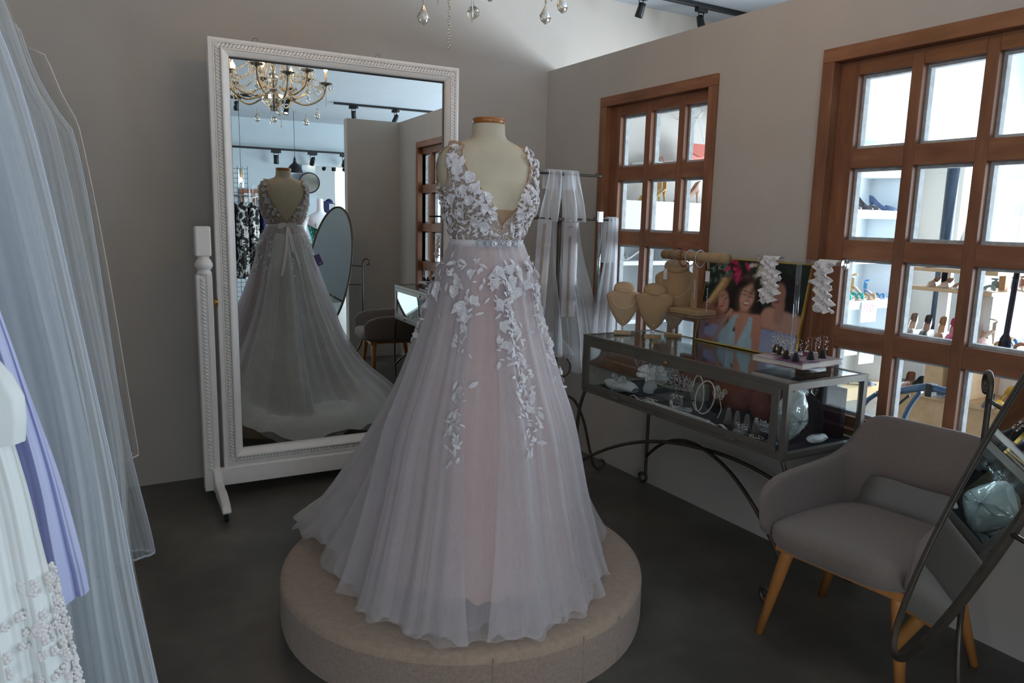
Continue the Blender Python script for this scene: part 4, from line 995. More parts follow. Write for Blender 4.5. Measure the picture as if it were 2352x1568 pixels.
put_('#a06a58', seg(.636, .535, .632, .500, .0015, .0015), .004, .6); put_('#a06a58', seg(.752, .53, .752, .495, .0015, .0015), .004, .6); put_('#dba595', ell(.632, .560, .022, .018), .012, .6); put_('#dba595', ell(.752, .553, .020, .018), .012, .6)
pb = MB().grid(lambda u, v: P3(lerp(.012, .988, u), lerp(.016, .984, v), .0005), NX, NY)
m, nt, N, L = nmat('photo_print')
b_ = N.new('ShaderNodeBsdfPrincipled'); o_ = N.new('ShaderNodeOutputMaterial'); L.new(b_.outputs[0], o_.inputs[0]); b_.inputs['Roughness'].default_value = .42; b_.inputs['Specular IOR Level'].default_value = .3
at = N.new('ShaderNodeVertexColor'); at.layer_name = 'print'; L.new(at.outputs[0], b_.inputs['Base Color'])
po = pb.build('photo_print', 'photo_print', print_)
ca = po.data.color_attributes.new('print', 'FLOAT_COLOR', 'POINT')
cols = np.ones((IMG.shape[0]*IMG.shape[1], 4), dtype=np.float32); cols[:, :3] = np.clip(IMG.reshape(-1, 3)*1.12, 0, 1)
ca.data.foreach_set('color', cols.ravel())
bd = MB()
for (u0, v0, u1, v1) in ((0, 0, 1, .016), (0, .984, 1, 1), (0, .016, .012, .984), (.988, .016, 1, .984)):
    q_ = [P3(u, v, o) for o in (.0016, -.012) for u, v in ((u0, v0), (u1, v0), (u1, v1), (u0, v1))]
    bd.add(q_, [(0, 1, 2, 3), (7, 6, 5, 4), (0, 4, 5, 1), (1, 5, 6, 2), (2, 6, 7, 3), (3, 7, 4, 0)])
bd.build('gold_edge', 'gold', print_, smooth=False)
MB().add([P3(u, v, o) for o in (0, -.011) for u, v in ((.01, .01), (.99, .01), (.99, .99), (.01, .99))], [(0, 1, 2, 3), (7, 6, 5, 4), (0, 4, 5, 1), (1, 5, 6, 2), (2, 6, 7, 3), (3, 7, 4, 0)]).build('backing', 'black_metal', print_, smooth=False)

# ---------------------------------------------------------------- acrylic T stand with lace
t = thing('acrylic_tray', 'clear acrylic block under the book on the display case', 'tray', (2.6, 2.05, TZ))
MB().box(2.485, 2.73, 1.935, 2.155, TZ, TZ+.020).build('block', 'acrylic', t, smooth=False, bevel=.002)
BZ = TZ+.0205
bkT = Matrix.Translation((2.598, 2.055, BZ)) @ Matrix.Rotation(.06, 4, 'Z')
bk_ = thing('hardcover_book', 'mauve patterned hardcover book lying under the earring stands', 'book', (2.598, 2.055, BZ))
MB().box(-.138, .138, -.122, .122, 0, .003, T=bkT).box(-.138, .138, -.122, .122, .021, .024, T=bkT).box(-.138, .138, .119, .122, .003, .021, T=bkT).build('cover', 'book_cover', bk_, smooth=False, bevel=.001)
MB().box(-.132, .132, -.118, .119, .003, .021, T=bkT).build('pages', 'book_pages', bk_, smooth=False)
EZ = BZ+.0245
t = thing('acrylic_stand', 'clear acrylic T stand holding two lengths of white lace behind the earrings', 'stand', (2.66, 2.11, EZ))
MB().lathe([(.045, 0), (.045, .008), (.014, .010)], (2.655, 2.13, EZ), 28).build('base', 'acrylic', t)
MB().tube([(2.655, 2.13, EZ+.008), (2.655, 2.13, 1.345)], .0115, 20).build('post', 'acrylic', t)
MB().tube([(2.655, 2.34, 1.357), (2.655, 1.915, 1.357)], .0115, 20).build('bar', 'acrylic', t)
for y in (2.345, 1.910):
    MB().lathe([(.020, -.004), (.020, .004)], (2.655, y, 1.357), 24, T=Matrix.Rotation(PI/2, 4, 'X')).build('end_disc', 'acrylic', t)
def lace(y, w, L, label, seed):
    rs = random.Random(seed); mb = MB(); ph = rs.uniform(0, 6)
    def f_(u, v):
        # over the bar then hanging on the room side
        s = v*1.0; ww = w*(1+.18*math.sin(v*17+ph)+.10*math.sin(v*41+ph))
        yy = y+(u-.5)*ww+.012*math.sin(v*6+ph)
        if v < .12: a = lerp(PI*.1, PI, v/.12); return V(2.655+.0145*math.cos(a), yy, 1.357+.0145*math.sin(a))
        h = (v-.12)/.88; rf = .008*math.sin(u*9+v*34+ph)+.005*math.sin(u*17-v*25)
        edge = .012*max(0, abs(u-.5)*2-.5)*math.sin(v*44+ph)*2
        return V(2.6395-.008+rf-.012*h, yy+edge, 1.357-L*h+.004*math.sin(u*22+ph))
    mb.grid(f_, 34, 110)
    for k in range(26):      # raised lace blossoms
        u, v = rs.uniform(.05, .95), rs.uniform(.1, 1); p = f_(u, v)+V(-.002, 0, 0); a0 = rs.uniform(0, 6)
        for i in range(5):
            a = a0+2*PI*i/5; mb.ball(p+V(0, .008*math.cos(a), .008*math.sin(a)), (.002, .0055, .0055), 6)
    return tag(mb.build('lace_trim', 'lace_white', None), label, 'lace', 'lengths of white lace on the acrylic stand')
lace(2.262, .085, .19, 'left length of ruffled white lace hanging in front of the photo board', 1)
lace(1.985, .080, .20, 'right length of ruffled white lace hanging beside the window frame', 2)
# earring stands
def earstand():
    r = thing('earring_stand', '', 'earring stand', (0, 0, 0), 'earring stands on the book')
    MB().lathe([(.0175, 0), (.0175, .003), (.015, .012), (.007, .034), (.0035, .036)], (0, 0, 0), 20).build('cone_base', 'velvet_black', r)
    MB().tube([(0, 0, .034), (0, 0, .088)], .0022, 8).tube(spline([(0, -.020, .086), (0, -.012, .094), (0, 0, .090), (0, .012, .094), (0, .020, .086)], 5), .0022, 8).build('t_arm', 'acrylic', r)
    return r
def earring_pair(r, kind):
    for s in (-1, 1):
        mb = MB(); c = V(-.003, s*.021, .082)
        if kind == 0:
            for k in range(20): a = 2*PI*k/20; mb.ball(c+V(0, .0125*math.cos(a), -.020+.0155*math.sin(a)), .0016, 5)
            mb.ball(c+V(0, 0, -.018), .004, 7)
            for k in range(4): mb.ball(c+V(0, 0, -.038-.004*k), .0018, 5)
            mb.lathe([(.0005, .010), (.005, -.002), (.0045, -.007), (.0005, -.010)], c+V(0, 0, -.064+.004), 8)
        elif kind == 1:
            for k in range(9): mb.ball(c+V(0, rnd(-.006, .006), -.006-.0045*k), .0024, 5)
            for k in range(3): mb.ball(c+V(0, (k-1)*.006, -.050), .0042, 7)
        else:
            for k in range(12): mb.ball(c+V(0, rnd(-.009, .009), rnd(-.034, 0)), .0024, 5)
            mb.ball(c+V(0, 0, -.040), (.004, .004, .006), 7)
        mb.tube([c, c+V(.003, -s*.001, .006)], .0007, 4)
        mb.build('earring', ['ab_bead', 'crystal_bead', 'pearl'][kind], r)
spots_ = ((2.572, 2.120, 0, 'front left earring stand with looped drop earrings on the book'), (2.600, 2.168, 0, 'earring stand with gold loops half hidden behind the front left one'), (2.515, 2.045, 0, 'front middle earring stand with large teardrop loop earrings'), (2.500, 1.985, 1, 'frontmost right empty looking black earring cone with small crystals'), (2.592, 1.985, 1, 'fourth earring stand with crystal cluster drops'), (2.672, 1.990, 2, 'rightmost earring stand with pearl drop earrings'))
for x, y, k, lb in spots_:
    r = earstand(); r['label'] = lb; earring_pair(r, k); r.location = (x, y, EZ); r.rotation_euler = (0, 0, rnd(-.3, .1))
# ---------------------------------------------------------------- grey bucket chair
ch = thing('bucket_armchair', 'grey brown upholstered tub chair on round beech legs under the second window', 'chair', (2.33, 1.45, 0))
CHX, CHY = 2.33, 1.455
def band(s):
    "plan path of the shell: left arm front -> back -> right arm front; s in -1..1. returns centre, outward normal"
    hw, x0, x1, r = .255, 2.035, 2.615, .095
    L1 = x1-r-x0; L2 = PI/2*r; L3 = hw-r; T_ = L1+L2+L3; d = abs(s)*T_; sg = 1 if s > 0 else -1
    if d < L3: p = V(x1, CHY+sg*d, 0); n_ = V(1, 0, 0)
    elif d < L3+L2: a = (d-L3)/r; p = V(x1-r+r*math.cos(a), CHY+sg*(hw-r+r*math.sin(a)), 0); n_ = V(math.cos(a), sg*math.sin(a), 0)
    else: p = V(x1-r-(d-L3-L2), CHY+sg*hw, 0); n_ = V(0, sg, 0)
    return p, n_, d/T_
def shell(u, v):
    "u around thickness loop, v along the band"
    p, n_, k = band(lerp(-1, 1, v))
    top = sinterp(k, [(0, .792), (.20, .790), (.25, .775), (.285, .735), (.32, .68), (.36, .642), (.45, .628), (.82, .612), (.92, .592), (.97, .567), (1, .535)])
    bot = sinterp(k, [(0, .555), (.19, .555), (.24, .53), (.28, .45), (.34, .405), (.7, .392), (.9, .40), (.97, .42), (1, .46)])
    hh = (top-bot)/2; zc = (top+bot)/2; th = .026*(1 if k < .9 else math.sqrt(max(.02, 1-((k-.9)/.1)**2)))
    a = u*2*PI; c, s_ = math.cos(a), math.sin(a)
    q = lambda w, e: math.copysign(abs(w)**e, w)
    lean = (q(s_, .25)*hh+zc-.42)*(.10 if k < .5 else .10+.05*(k-.5))
    taper = (1-.18*(q(s_, .25)*.5+.5))
    return p+n_*(q(c, .55)*th*taper+lean)+V(0, 0, zc+q(s_, .28)*hh)
sh_ = MB().grid(shell, 28, 110, cu=True); sh_.f += [tuple(reversed(range(28))), tuple(110*28+i for i in range(28))]; sh_.m += [0, 0]
sh_.build('backrest_and_arms', 'grey_back', ch)
def seatf(u, v):
    a = u*2*PI; q = lambda w, e: math.copysign(abs(w)**e, w); b = (v-.5)*PI
    rr = abs(math.cos(b))**.42; x = 2.305+.292*q(math.cos(a), .50)*rr; y = CHY+.262*q(math.sin(a), .45)*rr
    z = .425+.052*q(math.sin(b), .6)+.010*math.exp(-((x-2.05)/.06)**2)*(1 if b > 0 else .3)-.012*smooth(2.2, 2.5, x)
    return V(x, y, z)
MB().grid(seatf, 56, 24, cu=True).build('seat', 'grey_fabric', ch)
MB().box(2.12, 2.50, CHY-.19, CHY+.19, .355, .378).box(2.10, 2.16, CHY-.235, CHY+.235, .352, .385).box(2.47, 2.53, CHY-.235, CHY+.235, .352, .385).build('seat_rail', 'beech', ch, smooth=False, bevel=.004)
for (tx, ty), (bx, by) in (((2.135, 1.655), (2.115, 1.738)), ((2.135, 1.265), (2.105, 1.205)), ((2.49, 1.655), (2.578, 1.768)), ((2.50, 1.265), (2.575, 1.185))):
    MB().tube([(tx, ty, .372), (lerp(tx, bx, .1), lerp(ty, by, .1), .33), (bx, by, .0)], [.025, .0235, .0145], 20).build('leg', 'beech', ch)

ch.location = (2.352, 1.470, 0); ch.rotation_euler = (0, 0, .10)
# ---------------------------------------------------------------- oval cheval mirror in an iron stand
OC = V(1.928, .866, .996); oy, ot = math.radians(39.0), math.radians(19.95); oa, ob = .231, .64
ou = V(math.cos(oy), math.sin(oy), 0); oh = V(-math.sin(oy), math.cos(oy), 0); on = oh*math.cos(ot)+V(0, 0, 1)*math.sin(ot); ov_ = -oh*math.sin(ot)+V(0, 0, 1)*math.cos(ot)
om = thing('oval_mirror', 'oval tilting mirror in a dark scrolled iron stand at the right edge', 'mirror', (OC.x, OC.y, 0))
ring = [OC+ou*(oa-.008)*math.cos(2*PI*k/96)+ov_*(ob-.008)*math.sin(2*PI*k/96) for k in range(96)]
MB().tube(ring, .0115, 10, closed=True).build('rim', 'iron', om)
MB().add([OC+on*.003+ou*(oa-.012)*math.cos(2*PI*k/96)+ov_*(ob-.012)*math.sin(2*PI*k/96) for k in range(96)], [tuple(range(96))]).build('mirror_glass', 'mirror_oval', om, smooth=False)
MB().add([OC-on*.006+ou*(oa-.010)*math.cos(2*PI*k/96)+ov_*(ob-.010)*math.sin(2*PI*k/96) for k in range(96)], [tuple(reversed(range(96)))]).build('back_panel', 'iron', om, smooth=False)
for s in (-1, 1):
    b0 = V(OC.x, OC.y, 0)+ou*s*.345
    pole = spline([b0+V(0, 0, 1.06), b0+V(0, 0, .80), b0+V(0, 0, .46), b0-ou*s*.005+V(0, 0, .32), b0-ou*s*.06+V(0, 0, .20), b0-ou*s*.13+V(0, 0, .155)], 6)
    c = b0+ou*s*.045+V(0, 0, 1.065)
    top = [c+ou*s*math.cos(a)*r_+V(0, 0, math.sin(a)*r_) for a, r_ in ((PI-.33*i, .045-.0018*i) for i in range(15))]
    MB().tube(list(reversed(top))+pole[1:], .0085, 10).build('side_pole', 'iron', om)
    for z in (1.03, .85):
        w_ = math.sqrt(max(0, 1-((z-OC.z)/math.cos(ot)/ob)**2))*oa; p = OC+ou*s*(w_-.002)+ov_*((z-OC.z)/math.cos(ot))
        MB().tube([b0+V(0, 0, z), p], .006, 8).build('link_bar', 'iron', om)
    e = b0-ou*s*.13
    # scroll under the pole and a pair of feet
    cc = e+ou*s*.055+V(0, 0, .10)
    MB().tube([cc+ou*s*math.cos(a)*r_+V(0, 0, math.sin(a)*r_) for a, r_ in ((2.4-.36*i, .062-.0028*i) for i in range(17))], .007, 8).build('scroll', 'iron', om)
    for f_ in (-1, 1):
        pts = spline([e+V(0, 0, .155), e+oh*f_*.10+V(0, 0, .13), e+oh*f_*.20+V(0, 0, .05), e+oh*f_*.255+V(0, 0, .010)], 6)
        c2 = e+oh*f_*.262+V(0, 0, .037)
        sc2 = [c2+oh*f_*math.cos(a)*r_+V(0, 0, math.sin(a)*r_) for a, r_ in ((-PI/2+.36*i, .029-.0013*i) for i in range(13))]
        MB().tube(pts+sc2, .0085, 8).build('foot', 'iron', om)
e0 = V(OC.x, OC.y, .155); MB().tube([e0-ou*.22, e0+ou*.22], .008, 8).build('cross_bar', 'iron', om)
MB().tube([OC-ou*(oa+.0)-on*.01+ov_*.0, OC-ou*.345], .006, 8).build('pivot', 'iron', om)

# ---------------------------------------------------------------- iron display rack with veils and belts
RX, RY = 2.372, 3.56
rk = thing('iron_display_rack', 'dark iron T shaped display rack with scroll feet behind the dress', 'rack', (RX, RY, 0))
MB().tube([(RX, RY, .50), (RX, RY, 1.765)], .013, 12).build('pole', 'iron', rk)
for z, xr_, nm in ((1.765, 2.635, 'top_bar'), (1.515, 2.765, 'lower_bar')):
    for dy, dx in ((-.014, 0), (.014, .03)):
        xe = min(xr_+dx, 2.79)
        MB().tube([(RX-(xr_-RX)-dx, RY+dy, z), (RX, RY+dy, z), (xe-.02, RY+dy, z), (xe-.006, RY+dy, z+.002), (xe, RY+dy, z+.012)], .0058, 8).build(nm, 'iron', rk)
    MB().box(RX-.02, RX+.02, RY-.022, RY+.022, z-.012, z+.008).build('bracket', 'iron', rk, smooth=False, bevel=.003)
    for k in range(4):
        MB().tube([(RX-.16+.13*k, RY-.014, z+.004), (RX-.16+.13*k, RY-.020, z+.016)], .004, 6).build('peg', 'iron', rk)
for dx, dy in ((.30, -.08), (-.28, -.06), (-.05, .30)):
    d_ = V(dx, dy, 0); L_ = d_.length; d_.normalize()
    p = spline([V(RX, RY, .525), V(RX, RY, .50)+d_*.02, V(RX, RY, .46)+d_*.12, V(RX, RY, .33)+d_*.19, V(RX, RY, .16)+d_*.235, V(RX, RY, .05)+d_*.265], 6)
    c = V(RX, RY, .048)+d_*(L_+.0); sc_ = [c-d_*math.cos(a)*r_+V(0, 0, math.sin(a)*r_) for a, r_ in ((-.35+.0-.36*i, .040-.0017*i) for i in range(15))]
    MB().tube(p[:-1]+sc_, .0085, 8).build('foot', 'iron', rk)
    c3 = V(RX, RY, .66)+d_*.05
    MB().tube([c3-d_*math.cos(a)*r_+V(0, 0, math.sin(a)*r_*1.2) for a, r_ in ((-.9-.3*i, .055-.0012*i) for i in range(12))], .0065, 8).build('scroll', 'iron', rk)
def drape(name, label, cat, top, bot, zt, zb, y0, mat, seed, flare=0, group=None, over=True, cols=70, rows=50, depth=.03, hemf=None):
    rs = random.Random(seed); ph = [rs.uniform(0, 6) for _ in range(4)]
    def f_(u, v):
        w = smooth(0, 1, v); xl_ = lerp(top[0], bot[0], w); xr_ = lerp(top[1], bot[1], w)
        x = lerp(xl_, xr_, u)+.006*math.sin(u*31+v*5+ph[0])
        z = lerp(zt, zb+(hemf(u) if hemf else 0), v)
        A = depth*(.35+.65*v)
        y = y0-.012+A*(.5*math.sin(u*17+ph[1]+v)+.35*math.sin(u*33+ph[2]+2*v)+.15*math.sin(u*57+ph[3]))-flare*v*.06
        return V(x, y, z)
    mb = MB().grid(f_, cols, rows)
    if over:      # part folded back over the bar
        mb.grid(lambda u, v: V(f_(u, 0).x, lerp(f_(u, 0).y, y0+.03, v), zt+.010*math.sin(PI*v)), cols, 5)
        mb.grid(lambda u, v: V(lerp(top[0], top[1], u)+.01*math.sin(u*20), y0+.03+.010*math.sin(u*30+ph[0]), lerp(zt, lerp(zt, zb, .35), v)), cols, 12)
    return tag(mb.build(name, mat, None), label, cat, group)
drape('hanging_veil', 'white tulle veil folded over the top bar of the iron rack', 'veil', (2.262, 2.475), (2.225, 2.545), 1.778, 1.50, RY-.014, 'veil_thick', 1, depth=.035)
drape('hanging_veil', 'long sheer white veil hanging below the belt cards down to knee height', 'veil', (2.235, 2.53), (2.27, 2.69), 1.50, .69, RY+.03, 'veil', 2, over=False, depth=.07, hemf=lambda u: .06*math.sin(u*7)+.03*math.sin(u*19))
drape('hanging_veil', 'sheer veil bunched on the right tip of the lower rack bar beside the window', 'veil', (2.69, 2.765), (2.60, 2.79), 1.525, .78, RY-.02, 'veil_thick', 3, depth=.05, hemf=lambda u: .03*math.sin(u*9))
drape('hanging_veil', 'lowest tulle veil fold drooping towards the dress behind the rack pole', 'veil', (2.33, 2.41), (2.28, 2.52), .86, .715, RY+.055, 'veil', 4, over=False, depth=.05)
def beltcard(x, w, z1, z0, lean, label, mat, bz1, bz0):
    r = thing('carded_belt', label, 'belt', (x, RY-.03, z0))
    T = Matrix.Translation((x, RY-.034, z1)) @ Matrix.Rotation(lean, 4, 'Y')
    MB().box(-w/2, w/2, -.0012, .0012, z0-z1, -.004, T=T).build('card', 'pink_card', r, smooth=False)
    b_ = MB(); nn = 74
    for k in range(nn):
        z = lerp(bz1-z1, bz0-z1, k/(nn-1))
        for dx in (-.0038, .0038): b_.ball(T @ V(dx, -.0045, z), .0031, 5)
    b_.build('rhinestone_strip', mat, r)
    MB().box(-w/2-.003, w/2+.003, -.0075, -.007, z0-z1-.002, -.002, T=T).build('plastic_sleeve', 'clear_plastic', r, smooth=False)
    MB().tube(spline([T @ V(-.004, -.002, -.012), T @ V(0, -.004, .010), (x, RY-.014, z1+.006)], 4), .0012, 5).build('hook', 'white_plastic', r)
    return r, T
r, T = beltcard(2.252, .092, 1.515, .975, .055, 'left pink card with a gold rhinestone belt on the lower rack bar', 'ab_bead', 1.485, 1.03)
MB().box(.018, .024, -.0032, -.0014, -.50, -.475, T=T).build('barcode', 'tag_text', r, smooth=False)
r, T = beltcard(2.425, .090, 1.50, .955, 0.0, 'right pink card with an iridescent belt on the lower rack bar', 'ab_bead', 1.415, .95)
scr = spline([T @ V(-.014+.0035*k, -.0042, -.030+.004*(k % 2)) for k in range(8)], 4)
MB().tube(scr, .0009, 4).build('printed_script', 'copper_bead', r)
t = thing('belt_tube', 'clear plastic tube holding a green and silver rhinestone belt on the rack', 'belt', (2.63, RY-.04, .95))
MB().lathe([(.015, 0), (.015, .60)], (2.627, RY-.042, .962), 16, sx=1, sy=.5).build('clear_tube', 'clear_plastic', t)
b_ = MB()
for k in range(82):
    for dx in (-.003, .003): b_.ball((2.627+dx+.004*math.sin(k*.05), RY-.040, .967+k*.0058), .0031, 5)
b_.build('rhinestone_strip', 'ab_bead_blue', t)
MB().box(2.608, 2.646, RY-.045, RY-.036, 1.50, 1.565).build('hang_tab', 'clear_plastic', t, smooth=False, bevel=.003)

# ---------------------------------------------------------------- crystal chandelier
HX, HY = 1.195, 2.36
chd = thing('crystal_chandelier', 'crystal candle chandelier hanging over the podium, seen whole in the standing mirror', 'chandelier', (HX, HY, 2.17))
MB().lathe([(.001, 2.245), (.02, 2.25), (.035, 2.262), (.03, 2.275), (.055, 2.29), (.085, 2.32), (.088, 2.35), (.055, 2.375), (.03, 2.39), (.022, 2.42), (.03, 2.45), (.045, 2.475), (.03, 2.50), (.018, 2.53), (.018, 2.60), (.04, 2.62), (.05, 2.635), (.02, 2.65), (.015, 2.72), (.03, 2.75), (.012, 2.78), (.008, 2.80)], (HX, HY, 0), 24).build('central_column', 'crystal', chd)
MB().tube([(HX, HY, 2.26), (HX, HY, 2.80)], .006, 8).build('inner_rod', 'silver', chd)
cn = MB()
for k in range(9): cn.tube(ringpts((HX, HY, 2.815+k*.024), (1, 0, 0) if k % 2 else (0, 1, 0), (0, 0, 1), .008, .016, 10), .002, 5)
cn.build('chain', 'silver', chd)
MB().lathe([(.065, CE), (.065, CE-.012), (.02, CE-.03), (.001, CE-.032)], (HX, HY, 0), 24).build('ceiling_rose', 'silver', chd)
MB().ball((HX, HY, 2.188), .021, 16).build('crystal_ball', 'crystal', chd)
MB().tube([(HX, HY, 2.208), (HX, HY, 2.25)], .001, 4).build('ball_wire', 'silver', chd)
def drop(mb, p, L, w):
    "faceted pendant hanging from p"
    n = 6; prof_ = [(.0006, 0), (w*.45, -L*.28), (w, -L*.62), (w*.7, -L*.85), (.0006, -L)]
    vs = []; 
    for r_, z in prof_:
        for j in range(n): a = 2*PI*j/n; vs.append(V(p[0]+r_*math.cos(a), p[1]+r_*math.sin(a)*.45, p[2]+z))
    fs = [(i*n+j, i*n+(j+1) % n, (i+1)*n+(j+1) % n, (i+1)*n+j) for i in range(len(prof_)-1) for j in range(n)]
    mb.add(vs, fs)
def beadchain(mb, a, b, sag, r, n):
    for k in range(n+1):
        t_ = k/n; p = Vector(a).lerp(Vector(b), t_); p.z -= sag*4*t_*(1-t_); mb.ball(p, r, 6)
NA = 10
for k in range(NA):
    a = 2*PI*k/NA+.22; d_ = V(math.cos(a), math.sin(a), 0); h_ = V(HX, HY, 0); up = .0 if k % 2 == 0 else .055; R0 = .37 if k % 2 == 0 else .30
    pa = spline([h_+d_*.05+V(0, 0, 2.365+up), h_+d_*.12+V(0, 0, 2.335+up), h_+d_*(R0*.62)+V(0, 0, 2.305+up), h_+d_*(R0*.92)+V(0, 0, 2.36+up), h_+d_*R0+V(0, 0, 2.45+up)], 7)
    am = MB().tube(pa, .0062, 8).build('arm', 'glass_arm', chd)
    c = h_+d_*R0+V(0, 0, 2.452+up)
    MB().lathe([(.006, -.01), (.012, 0), (.030, .004), (.048, .012), (.050, .016), (.030, .009), (.012, .006)], c, 18).build('drip_dish', 'crystal', am)
    MB().tube([c+V(0, 0, .006), c+V(0, 0, .095)], .0098, 12).build('candle_sleeve', 'white_plastic', am)
    lit = k in (0, 1, 3, 4, 5, 6, 7, 8, 9)
    MB().lathe([(.006, 0), (.011, .008), (.0185, .028), (.015, .048), (.006, .068), (.0008, .080)], c+V(0, 0, .095), 14).build('candle_bulb', 'flame' if lit else 'clear_plastic', am)
    for j in range(7):
        b0 = 2*PI*j/7+.3; q_ = c+V(.047*math.cos(b0), .047*math.sin(b0), .010)
        dm = MB().ball(q_+V(0, 0, -.004), .0045, 6); drop(dm, q_+V(0, 0, -.007), .046, .0085); dm.build('crystal_drop', 'crystal', am)
    dm = MB(); low = c-V(0, 0, .012)
    if k % 2 == 0:
        for j in range(18): dm.ball(low+V(.0022*math.cos(j*1.9), .0022*math.sin(j*1.9), -.0078*j-.004), .0044, 6)
        dm.build('bead_strand', 'crystal', am)
    else:
        dm.tube([low, low-V(0, 0, .09)], .0008, 4)
        for j in range(8): dm.ball(low+V(0, 0, -.008*j-.02), .0035, 6)
        drop(dm, low+V(0, 0, -.085), .070, .016); dm.build('pendant_drop', 'crystal', am)
sw = MB()
for k in range(NA):
    a0, a1 = 2*PI*k/NA+.22, 2*PI*(k+1)/NA+.22
    R0, R1 = (.37, .30) if k % 2 == 0 else (.30, .37); u0, u1 = (0, .055) if k % 2 == 0 else (.055, 0)
    A_ = V(HX+R0*math.cos(a0), HY+R0*math.sin(a0), 2.462+u0); B_ = V(HX+R1*math.cos(a1), HY+R1*math.sin(a1), 2.462+u1); K_ = V(HX+.035*math.cos(a0), HY+.035*math.sin(a0), 2.745)
    beadchain(sw, A_, B_, .07, .0055, 20); beadchain(sw, A_, K_, .05, .0055, 30); beadchain(sw, A_+V(.02, 0, 0), K_, .13, .0050, 34); beadchain(sw, A_, V(HX+.05*math.cos(a1), HY+.05*math.sin(a1), 2.62), .08, .0055, 28); beadchain(sw, A_, B_, .13, .0050, 24); beadchain(sw, A_, V(HX+.09*math.cos(a0+.3), HY+.09*math.sin(a0+.3), 2.36), .04, .0055, 22)
sw.build('crystal_garlands', 'crystal', chd)['kind'] = 'stuff'
# the long drops that reach down into the photograph
for (x, y, z0, z1, kd, nm) in ((1.205, 2.574, 2.32, 2.118, 'chain', 'bead_strand'), (1.060, 2.47, 2.30, 2.150, 'drop', 'pendant_drop'), (1.438, 2.29, 2.30, 2.170, 'drop', 'pendant_drop'), (1.175, 2.33, 2.31, 2.145, 'spear', 'pendant_spear'), (1.52, 2.31, 2.34, 2.222, 'drop', 'pendant_drop'), (1.24, 2.33, 2.33, 2.222, 'drop', 'pendant_drop'), (1.36, 2.30, 2.30, 2.245, 'wire', 'wire_loop')):
    mb = MB()
    if kd == 'chain':
        for j in range(int((z0-z1)/.0105)): mb.ball((x+.003*math.cos(j*2), y+.003*math.sin(j*2), z1+.0105*j+.006), (.0045, .0045, .0058), 6)
        mb.lathe([(.0005, -.008), (.004, 0), (.0005, .01)], (x, y, z1), 6)
    elif kd == 'drop':
        drop(mb, (x, y, z1+.068), .068, .024); mb.tube([(x, y, z1+.066), (x, y, z0)], .0008, 4); mb.ball((x, y, z1+.074), .006, 6)
    elif kd == 'spear':
        drop(mb, (x, y, z1+.085), .085, .0055); mb.tube([(x, y, z1+.084), (x, y, z0)], .0008, 4)
    else: mb.tube(ringpts((x, y, z1+.02), (1, 0, 0), (0, 0, 1), .004, .014, 10), .0008, 4)
    mb.build(nm, 'crystal' if kd != 'wire' else 'silver', chd)

# ---------------------------------------------------------------- gowns on the rail at the left
rl = thing('garment_rail', 'iron garment rail carrying the white gowns at the left edge', 'garment rail', (-.50, 1.9, 0))
MB().tube([(-.50, .8, 2.22), (-.50, 3.0, 2.22)], .014, 12).build('rail_bar', 'iron', rl)
for y in (.8, 3.0):
    MB().tube([(-.50, y, .012), (-.50, y, 2.22)], .012, 10).tube([(-.78, y, .014), (-.25, y, .014)], .012, 10).build('rail_leg', 'iron', rl)
def gown(y, edge, hem, mat, label, seed, amp=.012, depth=.06, trim=None, inner=None, k0=38, hemf=None, name='hanging_gown'):
    xc = -.50; rs = random.Random(seed); ph = [rs.uniform(0, 6) for _ in range(6)]
    r = thing(name, label, 'gown', (xc, y, hem))
    E = sorted((z, x-xc) for z, x in edge); ztop = 2.06
    def f_(u, v, s=1.0, ex=0):
        a = u*2*PI; hz = hem+(hemf(math.cos(a)) if hemf else 0); z = lerp(ztop, hz, v)
        w = sinterp(z, E)*s+ex; w *= smooth(ztop+.03, 1.95, z) if z > 1.95 else 1
        d_ = (.035+depth*v)*s
        A = amp*4.2*(.25+v)
        rr = 1+A*((1-2*abs(math.sin((a*k0+ph[0]+2.2*math.sin(5*a+ph[1])+1.6*v)/2))**.7)+.5*math.sin(a*(k0*1.0-5)+ph[2]+v*2.6+1.5*math.sin(7*a))+.35*math.sin(a*(k0*2+1)+ph[3]+v*3))/(.40)
        cw = w*(1+A*.22*math.sin(v*9+ph[4]+a*5))
        return V(xc+cw*math.cos(a), y+d_*(math.sin(a)+(rr-1)*math.copysign(1, math.sin(a))*min(1, abs(math.sin(a))*2.2)*.8), z)
    MB().grid(lambda u, v: f_(u, v), 560, 60, cu=True).build('skirt_cloth', mat, r)
    if inner: MB().grid(lambda u, v: f_(u, min(v, 1)*inner[1], inner[2]), 120, 40, cu=True).build('lining', inner[0], r)
    if trim:
        MB().tube([f_(k/220, 1) for k in range(220)], .0032, 5, closed=True).build('hem_trim', trim, r)
        MB().tube([f_(0, v/40, 1.0, .0015) for v in range(2, 41)], .0022, 5).build('edge_trim', trim, r)
    MB().tube([(xc-.2, y, 2.02), (xc, y, 2.10), (xc+.2, y, 2.02)], .006, 6).tube(arc((xc, y, 2.20), .034, -PI/2, PI, 10)+[], .003, 5).tube([(xc, y, 2.10), (xc, y, 2.166)], .003, 5).build('hanger', 'light_wood', r)
    return r, f_
gown(2.72, [(2.2, -.14), (2.10, -.10), (1.85, -.022), (1.754, .018), (1.215, .078), (.72, .128), (.6, .13)], .655, 'gown_cream', 'farthest sheer cream veil gown on the left rail, near the back wall', 1, .006, trim='ribbon', k0=25, hemf=lambda c: .03*c)
